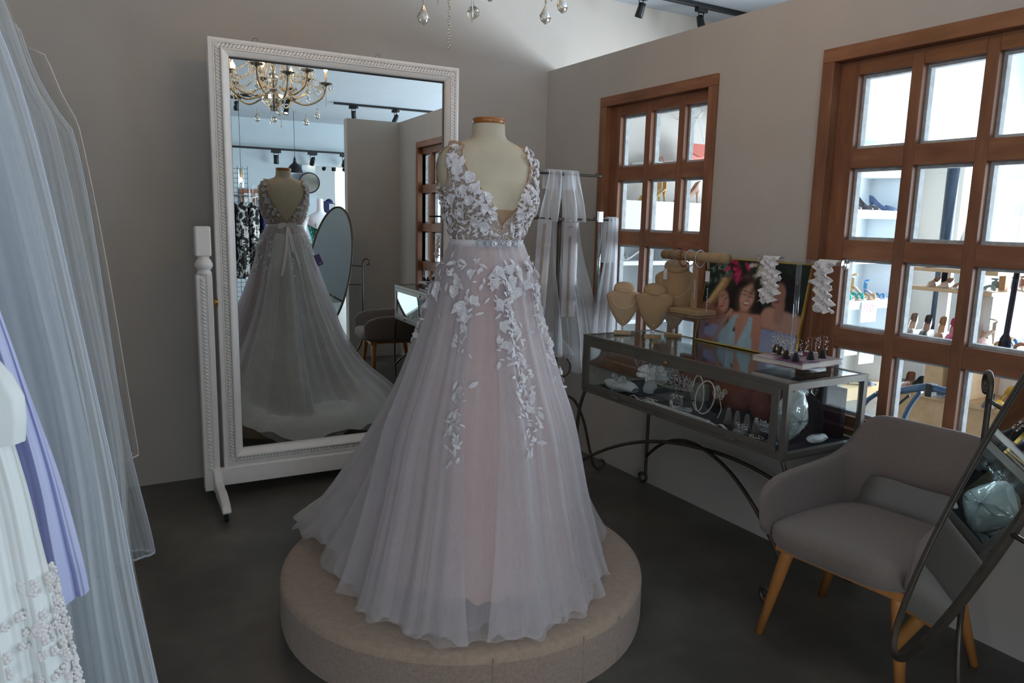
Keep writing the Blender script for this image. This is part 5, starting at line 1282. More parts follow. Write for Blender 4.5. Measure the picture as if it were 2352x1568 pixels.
gown(2.32, [(2.2, -.16), (2.02, -.115), (1.85, -.075), (1.74, -.025), (1.70, .0), (1.257, .048), (.829, .088), (.504, .13), (.4, .135)], .50, 'gown_sheer', 'sheer lavender white gown with a pointed hem corner, second from the back wall', 2, .008, trim='veil_edge', inner=('gown_mid', .93, .84), k0=34, hemf=lambda c: .05*(1-c)*.5)
gown(1.92, [(2.2, -.2), (1.93, -.105), (1.76, -.06), (1.69, -.03), (1.3, .020), (.95, .055), (.72, .062), (.5, .085), (.02, .14)], .16, 'gown_sheer', 'pale grey tulle gown third from the back wall on the left rail', 3, .010, inner=('gown_mid', .86, .86), trim='gown_cream')
gown(1.58, [(2.2, -.2), (1.9, -.13), (1.7, -.075), (1.3, -.010), (1.0, .032), (.76, .052), (.52, .076), (.1, .12)], .10, 'gown_sheer', 'dense lilac white tulle gown in the middle of the left rail', 4, .014, inner=('gown_mid', .97, .95), trim='veil_edge')
gown(1.30, [(2.2, -.28), (1.8, -.20), (1.5, -.14), (1.25, -.080), (1.10, -.048), (.95, -.030), (.89, -.026)], .895, 'lilac_satin', 'opaque lilac satin slip gown with a short hem on the left rail', 5, .012, depth=.07, hemf=lambda c: -.03*(1-c))
g6, f6 = gown(1.02, [(2.2, -.35), (1.7, -.25), (1.45, -.16), (1.32, -.105), (1.294, -.092), (1.183, -.070), (1.104, -.060), (1.0, -.048), (.917, -.040), (.5, -.0)], .40, 'ivory_satin', 'nearest ivory satin gown with lace tiers at the lower left corner', 6, .012, depth=.08)
lm_ = MB(); rs = random.Random(8)
for k in range(1500):
    u = rs.choice((rs.uniform(.60, 1.0), rs.uniform(0, .12))); v = rs.uniform(.60, .86); p = f6(u, v, 1.0, .004); a0 = rs.uniform(0, 6); R_0 = rs.uniform(.004, .009)
    for i in range(4):
        a = a0+PI/2*i; lm_.ball(p+V(R_0*.5*math.cos(a)*.6, -.001, R_0*.5*math.sin(a)), (R_0*.4, .0015, R_0*.42), 5)
o = lm_.build('lace_tier', 'lace_white', g6); o['kind'] = 'stuff'
MB().grid(lambda u, v: f6(u, lerp(.42, .50, v), 1.0, .012+.014*math.sin(PI*v)), 160, 5, cu=True).build('tier_fold', 'ivory_satin', g6)
# ---------------------------------------------------------------- the shoe room behind the partition
PAL = {}
def colmat(h, rough=.35, metal=0):
    k = 'c'+h+str(metal)
    if k not in PAL: solid(k, h, rough, metal); PAL[k] = 1
    return k
def shoe_plan(s, L):
    "closed plan outline, s 0..1 starting at the heel back"
    a = s*2*PI; x = L*(.5-.5*math.cos(a)); t = x/L
    w = sinterp(t, [(0, 0), (.03, .016), (.12, .028), (.35, .027), (.55, .034), (.72, .040), (.88, .026), (.96, .012), (1, 0)])
    return x, w*(1 if a < PI else -1), t
def lift(t, H): return H*(1-smooth(.0, .62, t))+.003
def pump(col, inner, label, H=.09, L=.235, name='court_shoe', cat='shoe', group=None, open_=.60, hm=None):
    r = thing(name, label, cat, (0, 0, 0), group); m_ = colmat(col)
    def wall(u, v):
        x, y, t = shoe_plan(u, L)
        h = sinterp(t, [(0, .062), (.08, .060), (.25, .042), (.45, .033), (.62, .036), (.8, .030), (1, .012)])
        return V(x-.006*v*(t < .1), y*(1-.30*v*(1 if t > .5 else .35)), lift(t, H)+h*v)
    mb = MB().grid(wall, 48, 6, cu=True)
    def vamp(u, v):
        t = lerp(open_, .995, v); x = t*L; s_ = math.acos(1-2*t)/(2*PI); _, y, _ = shoe_plan(s_, L); h = sinterp(t, [(0, .062), (.45, .033), (.62, .036), (.8, .030), (1, .012)])
        yy = y*(.70)*(2*u-1); xx = x-(.020*(1-(2*u-1)**2)*(v < .3)*(1-v/.3) if False else 0)
        return V(xx, yy, lift(t, H)+h+.012*(1-(2*u-1)**2)*(1-.6*v))
    mb.grid(vamp, 10, 10).build('upper', m_, r)
    MB().grid(lambda u, v: V(lerp(.02, .98, u)*L, (2*v-1)*.9*abs(shoe_plan(math.acos(1-2*lerp(.02, .98, u))/(2*PI), L)[1]), lift(lerp(.02, .98, u), H)+.004), 20, 4).build('insole', colmat(inner), r)
    if H > .02:
        MB().tube([(.022, 0, H+.004), (.020, 0, H*.6), (.016, 0, 0)], [.020, .010, .006], 8).build('heel', hm or m_, r)
    return r
def sandal(col, inner, label, H=.09, L=.24, strap='ankle', group=None, name='sandal', nst=2):
    r = thing(name, label, 'shoe', (0, 0, 0), group); m_ = colmat(col)
    def sole(u, v):
        t = lerp(.0, 1, u); w = abs(shoe_plan(math.acos(1-2*min(.999, max(.001, t)))/(2*PI), L)[1]); return V(t*L, (2*v-1)*w, lift(t, H)+.006)
    mb = MB().grid(sole, 24, 4); mb.grid(lambda u, v: sole(u, v)-V(0, 0, .006), 24, 4); mb.build('sole', colmat(inner), r, solidify=.005)
    st_ = MB()
    for k in range(nst):
        t = .60+.26*k/nst
        w = abs(shoe_plan(math.acos(1-2*t)/(2*PI), L)[1]); z = lift(t, H)
        st_.tube([(t*L+.02*math.sin(a*1)*(k % 2-.5), w*1.02*math.cos(a), z+.004+.036*math.sin(a)) for a in (PI*i/10 for i in range(11))], .011, 6, flat=.35)
    st_.build('toe_strap', m_, r)
    if strap:
        zc = lift(.06, H)
        MB().tube([(.012+.02*(1-math.cos(a)), .026*math.sin(a), zc+.075+.01*math.sin(a/2)) for a in (2*PI*i/16 for i in range(16))], .005, 6, closed=True).grid(lambda u, v: V(.002+.018*abs(2*u-1)**2, .027*(2*u-1), zc+.006+.07*v*(1-.3*abs(2*u-1))), 8, 4).build('ankle_strap', m_, r)
    if H > .02: MB().tube([(.022, 0, H+.002), (.018, 0, H*.5), (.014, 0, 0)], [.017, .008, .005], 8).build('heel', m_, r)
    return r
def put(r, x, y, z, rz, s=1.0, tilt=0):
    r.location = (x, y, z+.002); r.rotation_euler = (0, tilt, rz); r.scale = (s, s, s); return r
# white shelving seen through the first window
t = thing('shelving_unit', 'white shelf unit against the back wall, seen through the smaller window', 'shelf', (3.75, 4.22, 0))
mb = MB().box(2.96, 4.42, 4.36, 4.40, 0, 1.655)
mb.build('back_panel', 'shelf_white', t, smooth=False)
for x in (2.96, 3.68, 4.40): MB().box(x, x+.025, 4.05, 4.36, .0, 1.63).build('side_panel', 'shelf_white', t, smooth=False)
for z in (1.655, 1.24, .83, .42): MB().box(2.955, 4.43, 4.04, 4.36, z-.028, z).build('shelf_board', 'shelf_white', t, smooth=False)
MB().box(2.985, 4.40, 4.045, 4.058, 1.42, 1.627).build('fascia', 'shelf_white', t, smooth=False)
t = thing('wall_shelf', 'small white wall shelf high on the back wall beyond the smaller window', 'shelf', (3.75, 4.3, 1.93))
MB().box(3.55, 4.15, 4.20, 4.40, 1.915, 1.94).build('board', 'shelf_white', t, smooth=False)
MB().box(3.60, 3.63, 4.22, 4.40, 1.86, 1.915).build('bracket', 'silver', t, smooth=False)
put(sandal('#c9a59a', '#d8b8a8', 'tiny flat sandal on the high wall shelf beyond the smaller window', .012, .20, strap=None), 3.86, 4.31, 1.94, PI)
put(pump('#c49b84', '#d9b8a4', 'nude high heel on the white ledge in the right middle pane of the smaller window', .105), 3.98, 4.13, 1.655, PI-.15, .95)
put(sandal('#b98e3e', '#c7a46a', 'gold strappy sandal on the white ledge in the centre pane of the smaller window', .09, nst=3), 3.66, 4.13, 1.655, PI-.2, .95)
put(sandal('#d8b36a', '#d9bfa2', 'gold sandal standing behind the strappy one on the white ledge', .095), 3.72, 4.26, 1.655, PI+.1, .95)
put(sandal('#c9ccd0', '#d4d4d4', 'silver strappy sandal on the shelf below the ledge, smaller window', .07, nst=3), 3.47, 4.13, 1.24, PI-.2)
put(pump('#8d7fae', '#c8b8c8', 'mauve shoe lower down in the smaller window beside the bracelet bar', .07), 3.95, 4.14, 1.24, PI-.4)
t = thing('coral_handbag', 'coral handbag on a chain hanging at the top right of the smaller window', 'handbag', (4.02, 4.24, 1.95))
MB().box(3.93, 4.12, 4.20, 4.27, 1.955, 2.085).build('body', colmat('#c4604a', .4), t, smooth=False, bevel=.02)
MB().add([V(3.93, 4.195, 2.09), V(4.12, 4.195, 2.09), V(4.11, 4.19, 2.02), V(4.025, 4.188, 1.995), V(3.94, 4.19, 2.02)], [(0, 4, 3, 2, 1)]).build('flap', colmat('#b5533e', .4), t, smooth=False, solidify=.004)
ch_ = MB(); beadchain(ch_, (3.94, 4.235, 2.08), (4.02, 4.24, 2.30), 0, .003, 34); beadchain(ch_, (4.11, 4.235, 2.08), (4.02, 4.24, 2.30), 0, .003, 34); ch_.build('chain_strap', 'silver', t)
for k, (x, z) in enumerate(((3.98, 2.30), (4.06, 2.31))):
    o = MB().tube(spline([(x-.04, 4.36, z-.01), (x-.03, 4.30, z-.02), (x, 4.27, z-.018), (x+.02, 4.26, z+.02), (x+.03, 4.27, z+.035), (x+.045, 4.28, z+.01)], 5), .0028, 6).tube([(x, 4.27, z-.018), (x, 4.40, z-.018)], .0028, 6).build('wall_hook', 'silver', None)
    tag(o, ('left' if k == 0 else 'right')+' curled wire hook above the coral handbag beyond the smaller window', 'hook', 'wire wall hooks')
t = MB().box(3.13, 3.17, 3.99, 4.02, .0, 2.60); tag(t.build('wooden_upright', 'light_wood', None, smooth=False), 'thin wooden upright seen in the top left pane of the smaller window', 'post')
put(pump('#e0b0a4', '#e8c6bc', 'pale pink flat shoe low behind the tall necklace bust in the smaller window', .012), 3.9, 4.13, .83, PI-.3)
# white shelving seen through the second window
t = thing('shelving_unit', 'white shelf unit with price signs in the leftmost panes of the larger window', 'shelf', (5.92, 4.2, 0))
MB().box(5.50, 6.36, 4.37, 4.40, 0, 2.02).build('back_panel', 'shelf_white', t, smooth=False)
for x in (5.47, 6.34): MB().box(x, x+.085, 4.05, 4.37, 0, 2.02).build('side_panel', 'shelf_white', t, smooth=False)
for z in (2.02, 1.66, 1.27, .875, .47): MB().box(5.555, 6.34, 4.04, 4.37, z-.07, z).build('shelf_board', 'shelf_white', t, smooth=False)
MB().box(5.555, 6.34, 4.0, 4.37, .0, .11).build('base_board', 'light_wood', t, smooth=False)
for k, (x, c, i, lb) in enumerate(((5.60, '#6c5a55', '#c9a183', 'taupe pump, left shoe on the upper white shelf in the larger window'), (5.68, '#5d4c48', '#c9a183', 'taupe pump just right of the left one on the upper white shelf'), (5.84, '#2a2224', '#8a5a4c', 'dark brown pump, first of the dark pair on the upper white shelf'), (5.93, '#2a2224', '#8a5a4c', 'dark brown pump, second of the dark pair on the upper white shelf'))):
    put(pump(c, i, lb, .085), x, 4.24, 1.66, -.75, .92)
put(pump('#3b4c6c', '#8a93ac', 'blue shoe cut by the muntin on the upper white shelf', .07), 6.14, 4.24, 1.66, -.75)
for x, c, i, lb in ((5.57, '#17a090', '#caa694', 'left teal high heeled sandal in the larger window'), (5.74, '#129083', '#caa694', 'right teal high heeled sandal beside the beige pair'), ):
    put(sandal(c, i, lb, .10), x, 4.20, .875, -.35, 1.3)
put(sandal('#b08f5c', '#c9a889', 'beige ankle strap sandal right of the teal pair', .10), 5.92, 4.20, .875, -.5, 1.2)
put(sandal('#2f7fb4', '#b7a6c0', 'blue sandal at the edge of the pane right of the beige sandal', .08), 6.12, 4.20, .875, -.5)
put(sandal('#2a8b7a', '#9fb8ae', 'small teal shoe on the shelf above the teal sandals', .03), 5.72, 4.22, 1.27, -.6, .8)
put(pump('#a98d80', '#c9a889', 'beige shoe on the shelf above the beige sandal', .03), 6.02, 4.22, 1.27, -.6, .8)
put(pump('#2b3040', '#a58a80', 'dark block heeled shoe low in the bottom left pane of the larger window', .05), 5.92, 4.14, .11, -.7, 1.1)
for (x, z, lb) in ((5.97, .775, 'upper white price sign with a red price under the teal sandals'), (6.0, .40, 'lower white price sign with a red price')):
    t = thing('price_sign', lb, 'sign', (x, 4.03, z-.07))
    MB().box(x-.10, x+.11, 4.022, 4.026, z-.085, z+.10).build('card', 'white_plastic', t, smooth=False)
    T = Matrix.Translation((x+.005, 4.0205, z+.035)) @ Matrix.Rotation(PI/2, 4, 'X')
    text_mesh('price_text', '10', .115, 'red_text', t, T)
    text_mesh('dollar_text', '$', .06, 'red_text', t, T @ Matrix.Translation((-.075, .015, 0)))
    text_mesh('cents_text', '99', .06, 'red_text', t, T @ Matrix.Translation((.078, .018, 0)))
tag(MB().tube([(6.93, 3.97, 0), (6.93, 3.97, 2.26)], .052, 20).build('steel_pole', colmat('#1d2733', .3, .6), None), 'dark blue steel pole from floor to ceiling near the shop front', 'pole')
# beech gondola
GX0, GX1, GY0, GY1 = 4.80, 5.25, 2.24, 3.05
t = thing('shoe_gondola', 'beech and white display stand with four shelves of shoes in the shoe room', 'display stand', (5.02, 2.64, 0))
for nm, b, m_ in (('base_panel', (GX0+.02, GX1, GY0, GY1, 0, .40), 'light_wood'), ('shelf_board', (GX0, GX1+.02, GY0-.02, GY1+.02, .40, .428), 'light_wood'), ('shelf_board', (GX0-.03, GX1, GY0-.02, GY1+.02, .77, .80), 'shelf_white'),
                  ('shelf_board', (GX0, GX1+.10, 2.43, 2.98, 1.108, 1.133), 'light_wood'), ('shelf_board', (GX0, GX1+.10, 2.41, 2.96, 1.235, 1.26), 'light_wood'), ('upright', (GX0+.10, GX0+.14, 2.56, 2.63, .80, 1.108), 'light_wood'), ('upright', (GX0+.3, GX0+.34, 2.86, 2.93, .80, 1.235), 'shelf_white'),
                  ('back_panel', (GX0+.16, GX0+.18, 2.50, 2.60, .80, 1.108), 'shelf_white'), ('divider', (GX0+.02, GX1, 2.68, 2.80, .428, .77), 'light_wood'), ('divider', (GX0+.04, GX1, 2.53, 2.61, .428, .77), 'light_wood'), ('back_panel', (GX1-.02, GX1, GY0, GY1, .428, .77), 'white_card')):
    MB().box(*b).build(nm, m_, t, smooth=False, bevel=.002)
for y in (2.53, 2.90): MB().box(GX0+.3, GX0+.34, y-.02, y+.02, 1.133, 1.235).build('upright', 'light_wood', t, smooth=False)
for k, (y, c, i, lb) in enumerate(((3.00, '#8a7464', '#c9a183', 'brown pump at the left end of the white gondola ledge'), (2.90, '#3a3230', '#b98f80', 'dark bronze pump, second on the white gondola ledge'), (2.80, '#a07c5c', '#c8a27c', 'tan pump, third on the white gondola ledge'), (2.725, '#b0486a', '#c98a9a', 'pink glitter pump between the tan and maroon ones'), (2.66, '#3a1a20', '#c4a05c', 'maroon pump with a yellow insole on the white gondola ledge'), (2.60, '#b8452c', '#8c3a44', 'red and orange shoe right of the maroon pump'))):
    put(pump(c, i, lb, .10), 4.98, y, .80, PI+.35, .80)
put(sandal('#b8a898', '#cdb8a8', 'snakeskin high heel sandal standing in profile on the gondola ledge', .10, nst=2), 4.95, 2.45, .80, PI/2+.9, .85)
put(pump('#d9b0a8', '#c8a27c', 'floral pale shoe left of the snakeskin sandal', .08), 4.98, 2.53, .80, PI+.4, .85)
put(sandal('#8c5a3e', '#b98e66', 'brown strappy flat sandal at the right of the gondola ledge', .012, strap=None), 4.95, 2.32, .80, PI+.6, .9)
put(sandal('#c49a6a', '#c49a6a', 'tan mule right of the snakeskin sandal', .06, strap=None), 5.0, 2.385, .80, PI+.1, .8)
put(sandal('#2d7fb8', '#e8eef2', 'blue and white wedge behind the brown sandal', .05, strap=None), 5.12, 2.34, .80, PI-.3, .9)
for k, (y, c, lb) in enumerate(((2.86, '#b49a86', 'tan and white flat shoe, left on the thin upper gondola shelf'), (2.775, '#c0a694', 'tan and white flat shoe beside the left one on the thin shelf'), (2.68, '#a88a78', 'tan flat with ankle strap on the thin shelf, cut by the muntin'), (2.60, '#6d6a52', 'olive strappy flat on the thin shelf in the third pane'), (2.50, '#7f8f8a', 'grey green sandal with teal buckle on the thin shelf'))):
    put((pump if k < 2 else sandal)(c, '#e6dcd0', lb, .012), 4.97+(.0), y, 1.134, PI+.2, .75)
for k, (x, y, c, lb) in enumerate(((5.10, 2.47, '#b8a48e', 'cream sandal on the far side of the thin shelf'), (5.26, 2.50, '#8a5e48', 'brown slide at the right of the thin shelf'))):
    put(sandal(c, '#e6dcd0', lb, .012), x, y, 1.134, -PI/2-.4, .85)
for k, (y, c, lb) in enumerate(((2.88, '#5a6080', 'slate flat sandal on the topmost gondola board'), (2.62, '#39353c', 'black flat sandal on the topmost gondola board'), (2.50, '#7a8090', 'grey flat sandal at the right of the topmost board'))):
    put(sandal(c, '#4a4a5a', lb, .012, strap=None), 4.99, y, 1.261, PI+.2, .85)
for k, (x, y, z, c, lb, f) in enumerate(((4.93, 2.96, .428, '#8a4f2c', 'brown ankle boot in the bottom row of the larger window', 0), (4.93, 2.87, .428, '#23242a', 'black shoe beside the brown ankle boot', 0), (4.90, 2.42, .428, '#4b4350', 'grey brown slipper on the beech shelf in the bottom right pane', 1), (4.98, 2.33, .428, '#c9a02e', 'yellow heel behind the grey slipper', 2), (4.92, 2.28, .428, '#b52a34', 'red shoe at the right end of the beech shelf', 1), (4.95, 2.645, .428, '#8a8f98', 'grey striped sandal beside the beech divider', 3))):
    r = pump(c, '#b98e66', lb, [.03, .012, .07, .05][f]) if f != 3 else sandal(c, '#8a8f98', lb, .07, nst=4)
    put(r, x+.02, y, z, PI+.4-(k % 2)*.5, .9 if k else 1.05)
# blue steel folding frame just beyond the glass, and a dark scarf on a hanger
t = thing('steel_trolley', 'folded dark blue steel trolley frame behind the bottom panes of the larger window', 'trolley', (3.32, 1.95, 0))
c1 = colmat('#36506e', .3, .5)
MB().tube([(3.30, 2.13, .712), (3.30, 1.895, .798), (3.32, 1.80, .79)], .017, 12).build('handle_tube', c1, t)
MB().box(3.28, 3.325, 1.865, 1.895, .755, .815).build('joint', 'black_metal', t, smooth=False, bevel=.004)
MB().tube(spline([(3.31, 1.93, .765), (3.31, 1.975, .68), (3.31, 2.00, .58), (3.31, 2.01, .40), (3.31, 2.0, .012)], 6), .020, 10, flat=.4).build('strut', c1, t)
MB().tube([(3.30, 1.975, .74), (3.30, 2.10, .60)], .006, 8).build('brace', 'black_metal', t)
MB().tube(spline([(3.30, 2.14, .71), (3.30, 2.20, .64), (3.30, 2.23, .50), (3.30, 2.24, .012)], 6), .020, 10, flat=.5).build('strut', c1, t)
MB().tube([(3.31, 1.80, .79), (3.31, 1.78, .012)], .012, 8).build('strut', c1, t)
t = thing('hanging_scarf', 'long dark navy scarf with a sparkling edge hanging at the right of the larger window', 'scarf', (4.0, 1.93, .9))
MB().grid(lambda u, v: V(4.0+.01*math.sin(u*12), lerp(1.950, 1.922, u)*1+(u-.5)*-.05*smooth(.75, .82, v)*(1-.4*v)-.02*(1-v), lerp(1.40, .86, v)), 12, 20).build('cloth', 'velvet_blue', t, solidify=.004)
MB().tube([(4.0, 1.94, 1.40), (4.0, 1.93, 2.0)], .003, 5).build('hanger', 'clear_plastic', t)
# ceiling-high white wall returns of the shoe room are plain wall
# ---------------------------------------------------------------- the shop behind the camera, seen in the standing mirror
def pendant(x, y, z, zt, label):
    r = thing('pendant_lamp', label, 'pendant lamp', (x, y, z))
    MB().lathe([(.122, 0), (.120, .012), (.108, .055), (.080, .105), (.045, .14), (.030, .15), (.028, .165)], (x, y, z), 32, cap=False).build('dome_shade', 'black_metal', r)
    MB().lathe([(.118, .002), (.104, .052), (.076, .10), (.04, .133)], (x, y, z), 32, cap=False).build('shade_lining', 'white_plastic', r)
    MB().lathe([(.020, .165), (.022, .172), (.020, .20), (.010, .23), (.004, .25)], (x, y, z), 20).build('socket', 'black_metal', r)
    MB().lathe([(.024, .150), (.026, .158), (.024, .166)], (x, y, z), 20).build('collar', 'brass', r)
    MB().ball((x, y, z+.055), .032, 14).build('bulb', 'white_plastic', r)
    MB().tube([(x, y, z+.25), (x, y, zt)], .0035, 6).build('cord', 'black_rubber', r)
    return r
pendant(2.45, -3.5, 2.125, CE, 'black dome pendant lamp seen in the mirror beside the dress form neck')
r = thing('filament_pendant', 'bare glowing filament bulb in a clear glass tube hanging at the left of the mirror', 'pendant lamp', (1.52, -2.2, 1.88))
MB().ball((1.515, -2.2, 1.938), (.020, .020, .030), 14).build('bulb', 'bulb_warm', r)
MB().lathe([(.034, -.10), (.036, -.05), (.036, .12), (.02, .15)], (1.515, -2.2, 1.938), 20, cap=False).build('glass_tube', 'clear_plastic', r)
MB().lathe([(.012, .03), (.014, .05), (.012, .12), (.004, .15)], (1.515, -2.2, 1.938), 14).build('socket', 'brass', r)
MB().tube([(1.515, -2.2, 2.08), (1.515, -2.2, CE)], .003, 6).build('cord', 'black_rubber', r)
# round mirror on the column
r = thing('round_wall_mirror', 'round black framed mirror on the grey column in the reflection', 'mirror', (2.90, -4.6, 2.04))
T = Matrix.Translation((2.885, -4.575, 2.04)) @ Matrix.Rotation(-PI/2-.16, 4, 'X')
MB().lathe([(.155, 0), (.155, .022), (.172, .024), (.172, 0)], (0, 0, 0), 40, T=T, cap=False).build('rim', 'black_metal', r)
MB().lathe([(.156, .014), (.001, .014)], (0, 0, 0), 40, T=T, cap=False).build('mirror_glass', 'mirror', r, smooth=False)
# glossy white mannequin in a teal sequinned dress
MX, MY = 2.37, -1.5
r = thing('shop_mannequin', 'glossy white mannequin wearing a teal sequinned dress, seen behind the oval mirror reflection', 'mannequin', (MX, MY, 0))
mr = [(0.80, .15, .11), (.95, .165, .12), (1.1, .13, .10), (1.22, .115, .085), (1.35, .15, .10), (1.44, .175, .10), (1.49, .16, .085), (1.525, .11, .065), (1.545, .06, .052), (1.60, .045, .045), (1.70, .042, .042), (1.715, .03, .03)]
MB().grid(lambda u, v: (lambda z: V(MX+sinterp(z, [(a, b) for a, b, c in mr])*math.cos(u*2*PI), MY+sinterp(z, [(a, c) for a, b, c in mr])*math.sin(u*2*PI), z))(lerp(.8, 1.715, v)), 36, 50, cu=True).build('torso', 'white_plastic', r)
for s in (-1, 1): MB().tube(spline([(MX+s*.15, MY, 1.475), (MX+s*.20, MY+.01, 1.40), (MX+s*.225, MY+.02, 1.25), (MX+s*.235, MY+.03, 1.10), (MX+s*.24, MY+.06, .92), (MX+s*.24, MY+.08, .80)], 5), [.045]*3+[.042]*6+[.036]*6+[.030]*6+[.026]*4+[.022], 12).build('arm', 'white_plastic', r)
solid('sequin', '#2fa08a', .25, .5, col2='#c9b650', scale=40, kind='voronoi', stops=[(.1, lin('#d8c860')), (.25, lin('#3fae96')), (.6, lin('#1d6f62'))])
cd = thing('sequin_dress', 'teal and gold sequinned dress on the glossy white mannequin', 'dress', (MX, MY, .45))
MB().grid(lambda u, v: (lambda z: V(MX+(sinterp(z, [(a, b) for a, b, c in mr])+.008+(.10*(.9-z) if z < .9 else 0))*math.cos(u*2*PI), MY+(sinterp(z, [(a, c) for a, b, c in mr])+.008+(.08*(.9-z) if z < .9 else 0))*math.sin(u*2*PI), z+.03*math.cos(u*4*PI)*(v > .98)))(lerp(.45, 1.36, v)), 40, 30, cu=True).build('bodice_and_skirt', 'sequin', cd)
for s in (-1, 1): MB().tube(spline([(MX+s*.07, MY+.10, 1.36), (MX+s*.085, MY+.05, 1.50), (MX+s*.085, MY-.05, 1.50), (MX+s*.07, MY-.10, 1.36)], 5), .005, 6).build('strap', 'sequin', cd)
MB().tube([(MX, MY, .012), (MX, MY, .80)], .016, 10).lathe([(.16, .0), (.16, .012), (.02, .02)], (MX, MY, 0), 28).build('stand', 'silver', r)
# garment rail with patterned dresses
r = thing('garment_rail', 'chrome garment rail of dark clothes at the left edge of the mirror', 'garment rail', (1.55, -1.45, 0))
MB().tube([(1.20, -1.45, 1.72), (1.86, -1.45, 1.72)], .012, 10).build('rail_bar', 'silver', r)
for x in (1.60,): MB().tube([(x, -1.45, .04), (x, -1.45, 1.72)], .014, 10).build('rail_post', 'silver', r)
MB().tube([(1.60, -1.75, .03), (1.60, -1.15, .03)], .014, 10).tube([(1.30, -1.45, .04), (1.86, -1.45, .04)], .014, 10).build('rail_foot', 'silver', r)
solid('mono_print', '#0c0c0d', .8, col2='#d9d9d4', scale=16, detail=6, stops=[(.50, lin('#101012')), (.545, lin('#d6d5d0')), (.60, lin('#d6d5d0')), (.63, lin('#141416'))])
solid('black_cloth', '#0d0d0f', .85); solid('navy_cloth', '#16204a', .85); solid('purple_cloth', '#5a4d80', .85); solid('pink_cloth', '#d0527a', .85); solid('silver_cloth', '#b9bcc0', .6)
for k, (x, w, z0, mt, lb, y) in enumerate(((1.30, .085, .95, 'black_cloth', 'black jacket hanging at the far left of the mirror', -1.38), (1.40, .085, .74, 'mono_print', 'black dress with a white swirl print in the left of the mirror', -1.30), (1.52, .08, .76, 'mono_print', 'second black and white swirl print dress in the mirror, under the hanger', -1.30), (1.64, .060, .80, 'navy_cloth', 'navy blue jacket beside the printed dresses in the mirror', -1.36), (1.715, .055, .86, 'purple_cloth', 'muted purple jacket beside the navy one in the mirror', -1.36), (1.775, .035, 1.15, 'pink_cloth', 'pink garment peeping out beside the purple jacket in the mirror', -1.38))):
    g = thing('hanging_garment', lb, 'garment', (x, y, z0))
    def gf(u, v, x=x, w=w, z0=z0, y=y, k=k):
        a = u*2*PI; ww = w*sinterp(v, [(0, .25), (.08, .9), (.2, 1), (.6, .95), (1, 1.15)]); rr = 1+.08*math.sin(a*6+k+v*3)
        return V(x+ww*math.cos(a)*rr, y+.16*sinterp(v, [(0, .3), (.1, .9), (.5, .8), (1, 1.1)])*math.sin(a)*rr, lerp(1.64, z0, v))
    MB().grid(gf, 36, 24, cu=True).build('body', mt, g)
    MB().tube([(x, y, 1.62), (x, y-.02, 1.70), (x, -1.45, 1.735)], .003, 5).build('hanger', 'silver', g)
hg = MB().tube([(1.42, -1.28, 1.60), (1.53, -1.28, 1.70), (1.66, -1.28, 1.73)], .008, 8).tube([(1.53, -1.28, 1.70), (1.53, -1.28, 1.82), (1.55, -1.28, 1.84)], .004, 6).tube([(1.49, -1.28, 1.62), (1.49, -1.28, 1.80)], .008, 8)
tag(hg.build('clothes_hanger', 'white_plastic', None), 'white clothes hanger above the printed dresses in the mirror', 'hanger')
gp = thing('wire_grid_panel', 'black wire grid display panel at the left edge of the mirror', 'grid panel', (1.52, -2.8, 0))
g_ = MB()
for k in range(6): g_.tube([(1.35+.065*k, -2.8, .02), (1.35+.065*k, -2.8, 2.15)], .003, 5)
for k in range(32): g_.tube([(1.34, -2.8, .10+.065*k), (1.68, -2.8, .10+.065*k)], .003, 5)
g_.build('grid_wires', 'black_metal', gp); MB().box(1.34, 1.36, -3.0, -2.6, 0, .02).box(1.66, 1.68, -3.0, -2.6, 0, .02).build('foot', 'black_metal', gp, smooth=False)
# timber framed opening with clothes in front of it
wf = bpy.data.objects.new('window_3', None); C.objects.link(wf); wf.location = (2.0, -4.69, 1.1); tag(wf, kind='structure')
MB().box(1.80, 2.25, -4.70, -4.67, 1.84, 1.90).box(1.80, 1.86, -4.70, -4.67, 1.0, 1.84).box(2.19, 2.25, -4.70, -4.67, 1.0, 1.84).box(2.0, 2.03, -4.70, -4.67, 1.0, 1.84).build('window_frame', 'teak', wf, smooth=False)
MB().box(1.86, 2.19, -4.699, -4.694, 1.0, 1.84).build('pane', 'shelf_white', wf, smooth=False)
cp = thing('cap_stand', 'thin stand with a dark cap to the right of the mannequin neck in the mirror', 'hat stand', (2.96, -3.5, 0))
MB().tube([(2.96, -3.5, .02), (2.96, -3.5, 1.70)], .008, 8).lathe([(.12, 0), (.12, .015), (.01, .03)], (2.96, -3.5, 0), 20).build('stand', 'white_plastic', cp)
ct = thing('baseball_cap', 'dark blue and white cap on the thin stand in the mirror', 'cap', (2.96, -3.5, 1.69))
MB().grid(lambda u, v: V(2.955+.065*math.cos(u*2*PI)*math.cos(v*PI/2), -3.5+.075*math.sin(u*2*PI)*math.cos(v*PI/2), 1.69+.075*math.sin(v*PI/2)), 20, 8, cu=True).build('crown', 'navy_cloth', ct)
MB().grid(lambda u, v: V(3.01+.085*v, -3.5+.055*(2*u-1)*(1-.3*v*v), 1.695-.02*v), 8, 5).build('peak', 'navy_cloth', ct, solidify=.003)
tb_ = MB().box(2.72, 2.86, -3.2, -3.05, 0, 1.72)
tag(tb_.build('folded_jeans', 'navy_cloth', None, smooth=False, bevel=.02), 'dark blue hanging jeans just right of the dress form in the mirror', 'jeans')
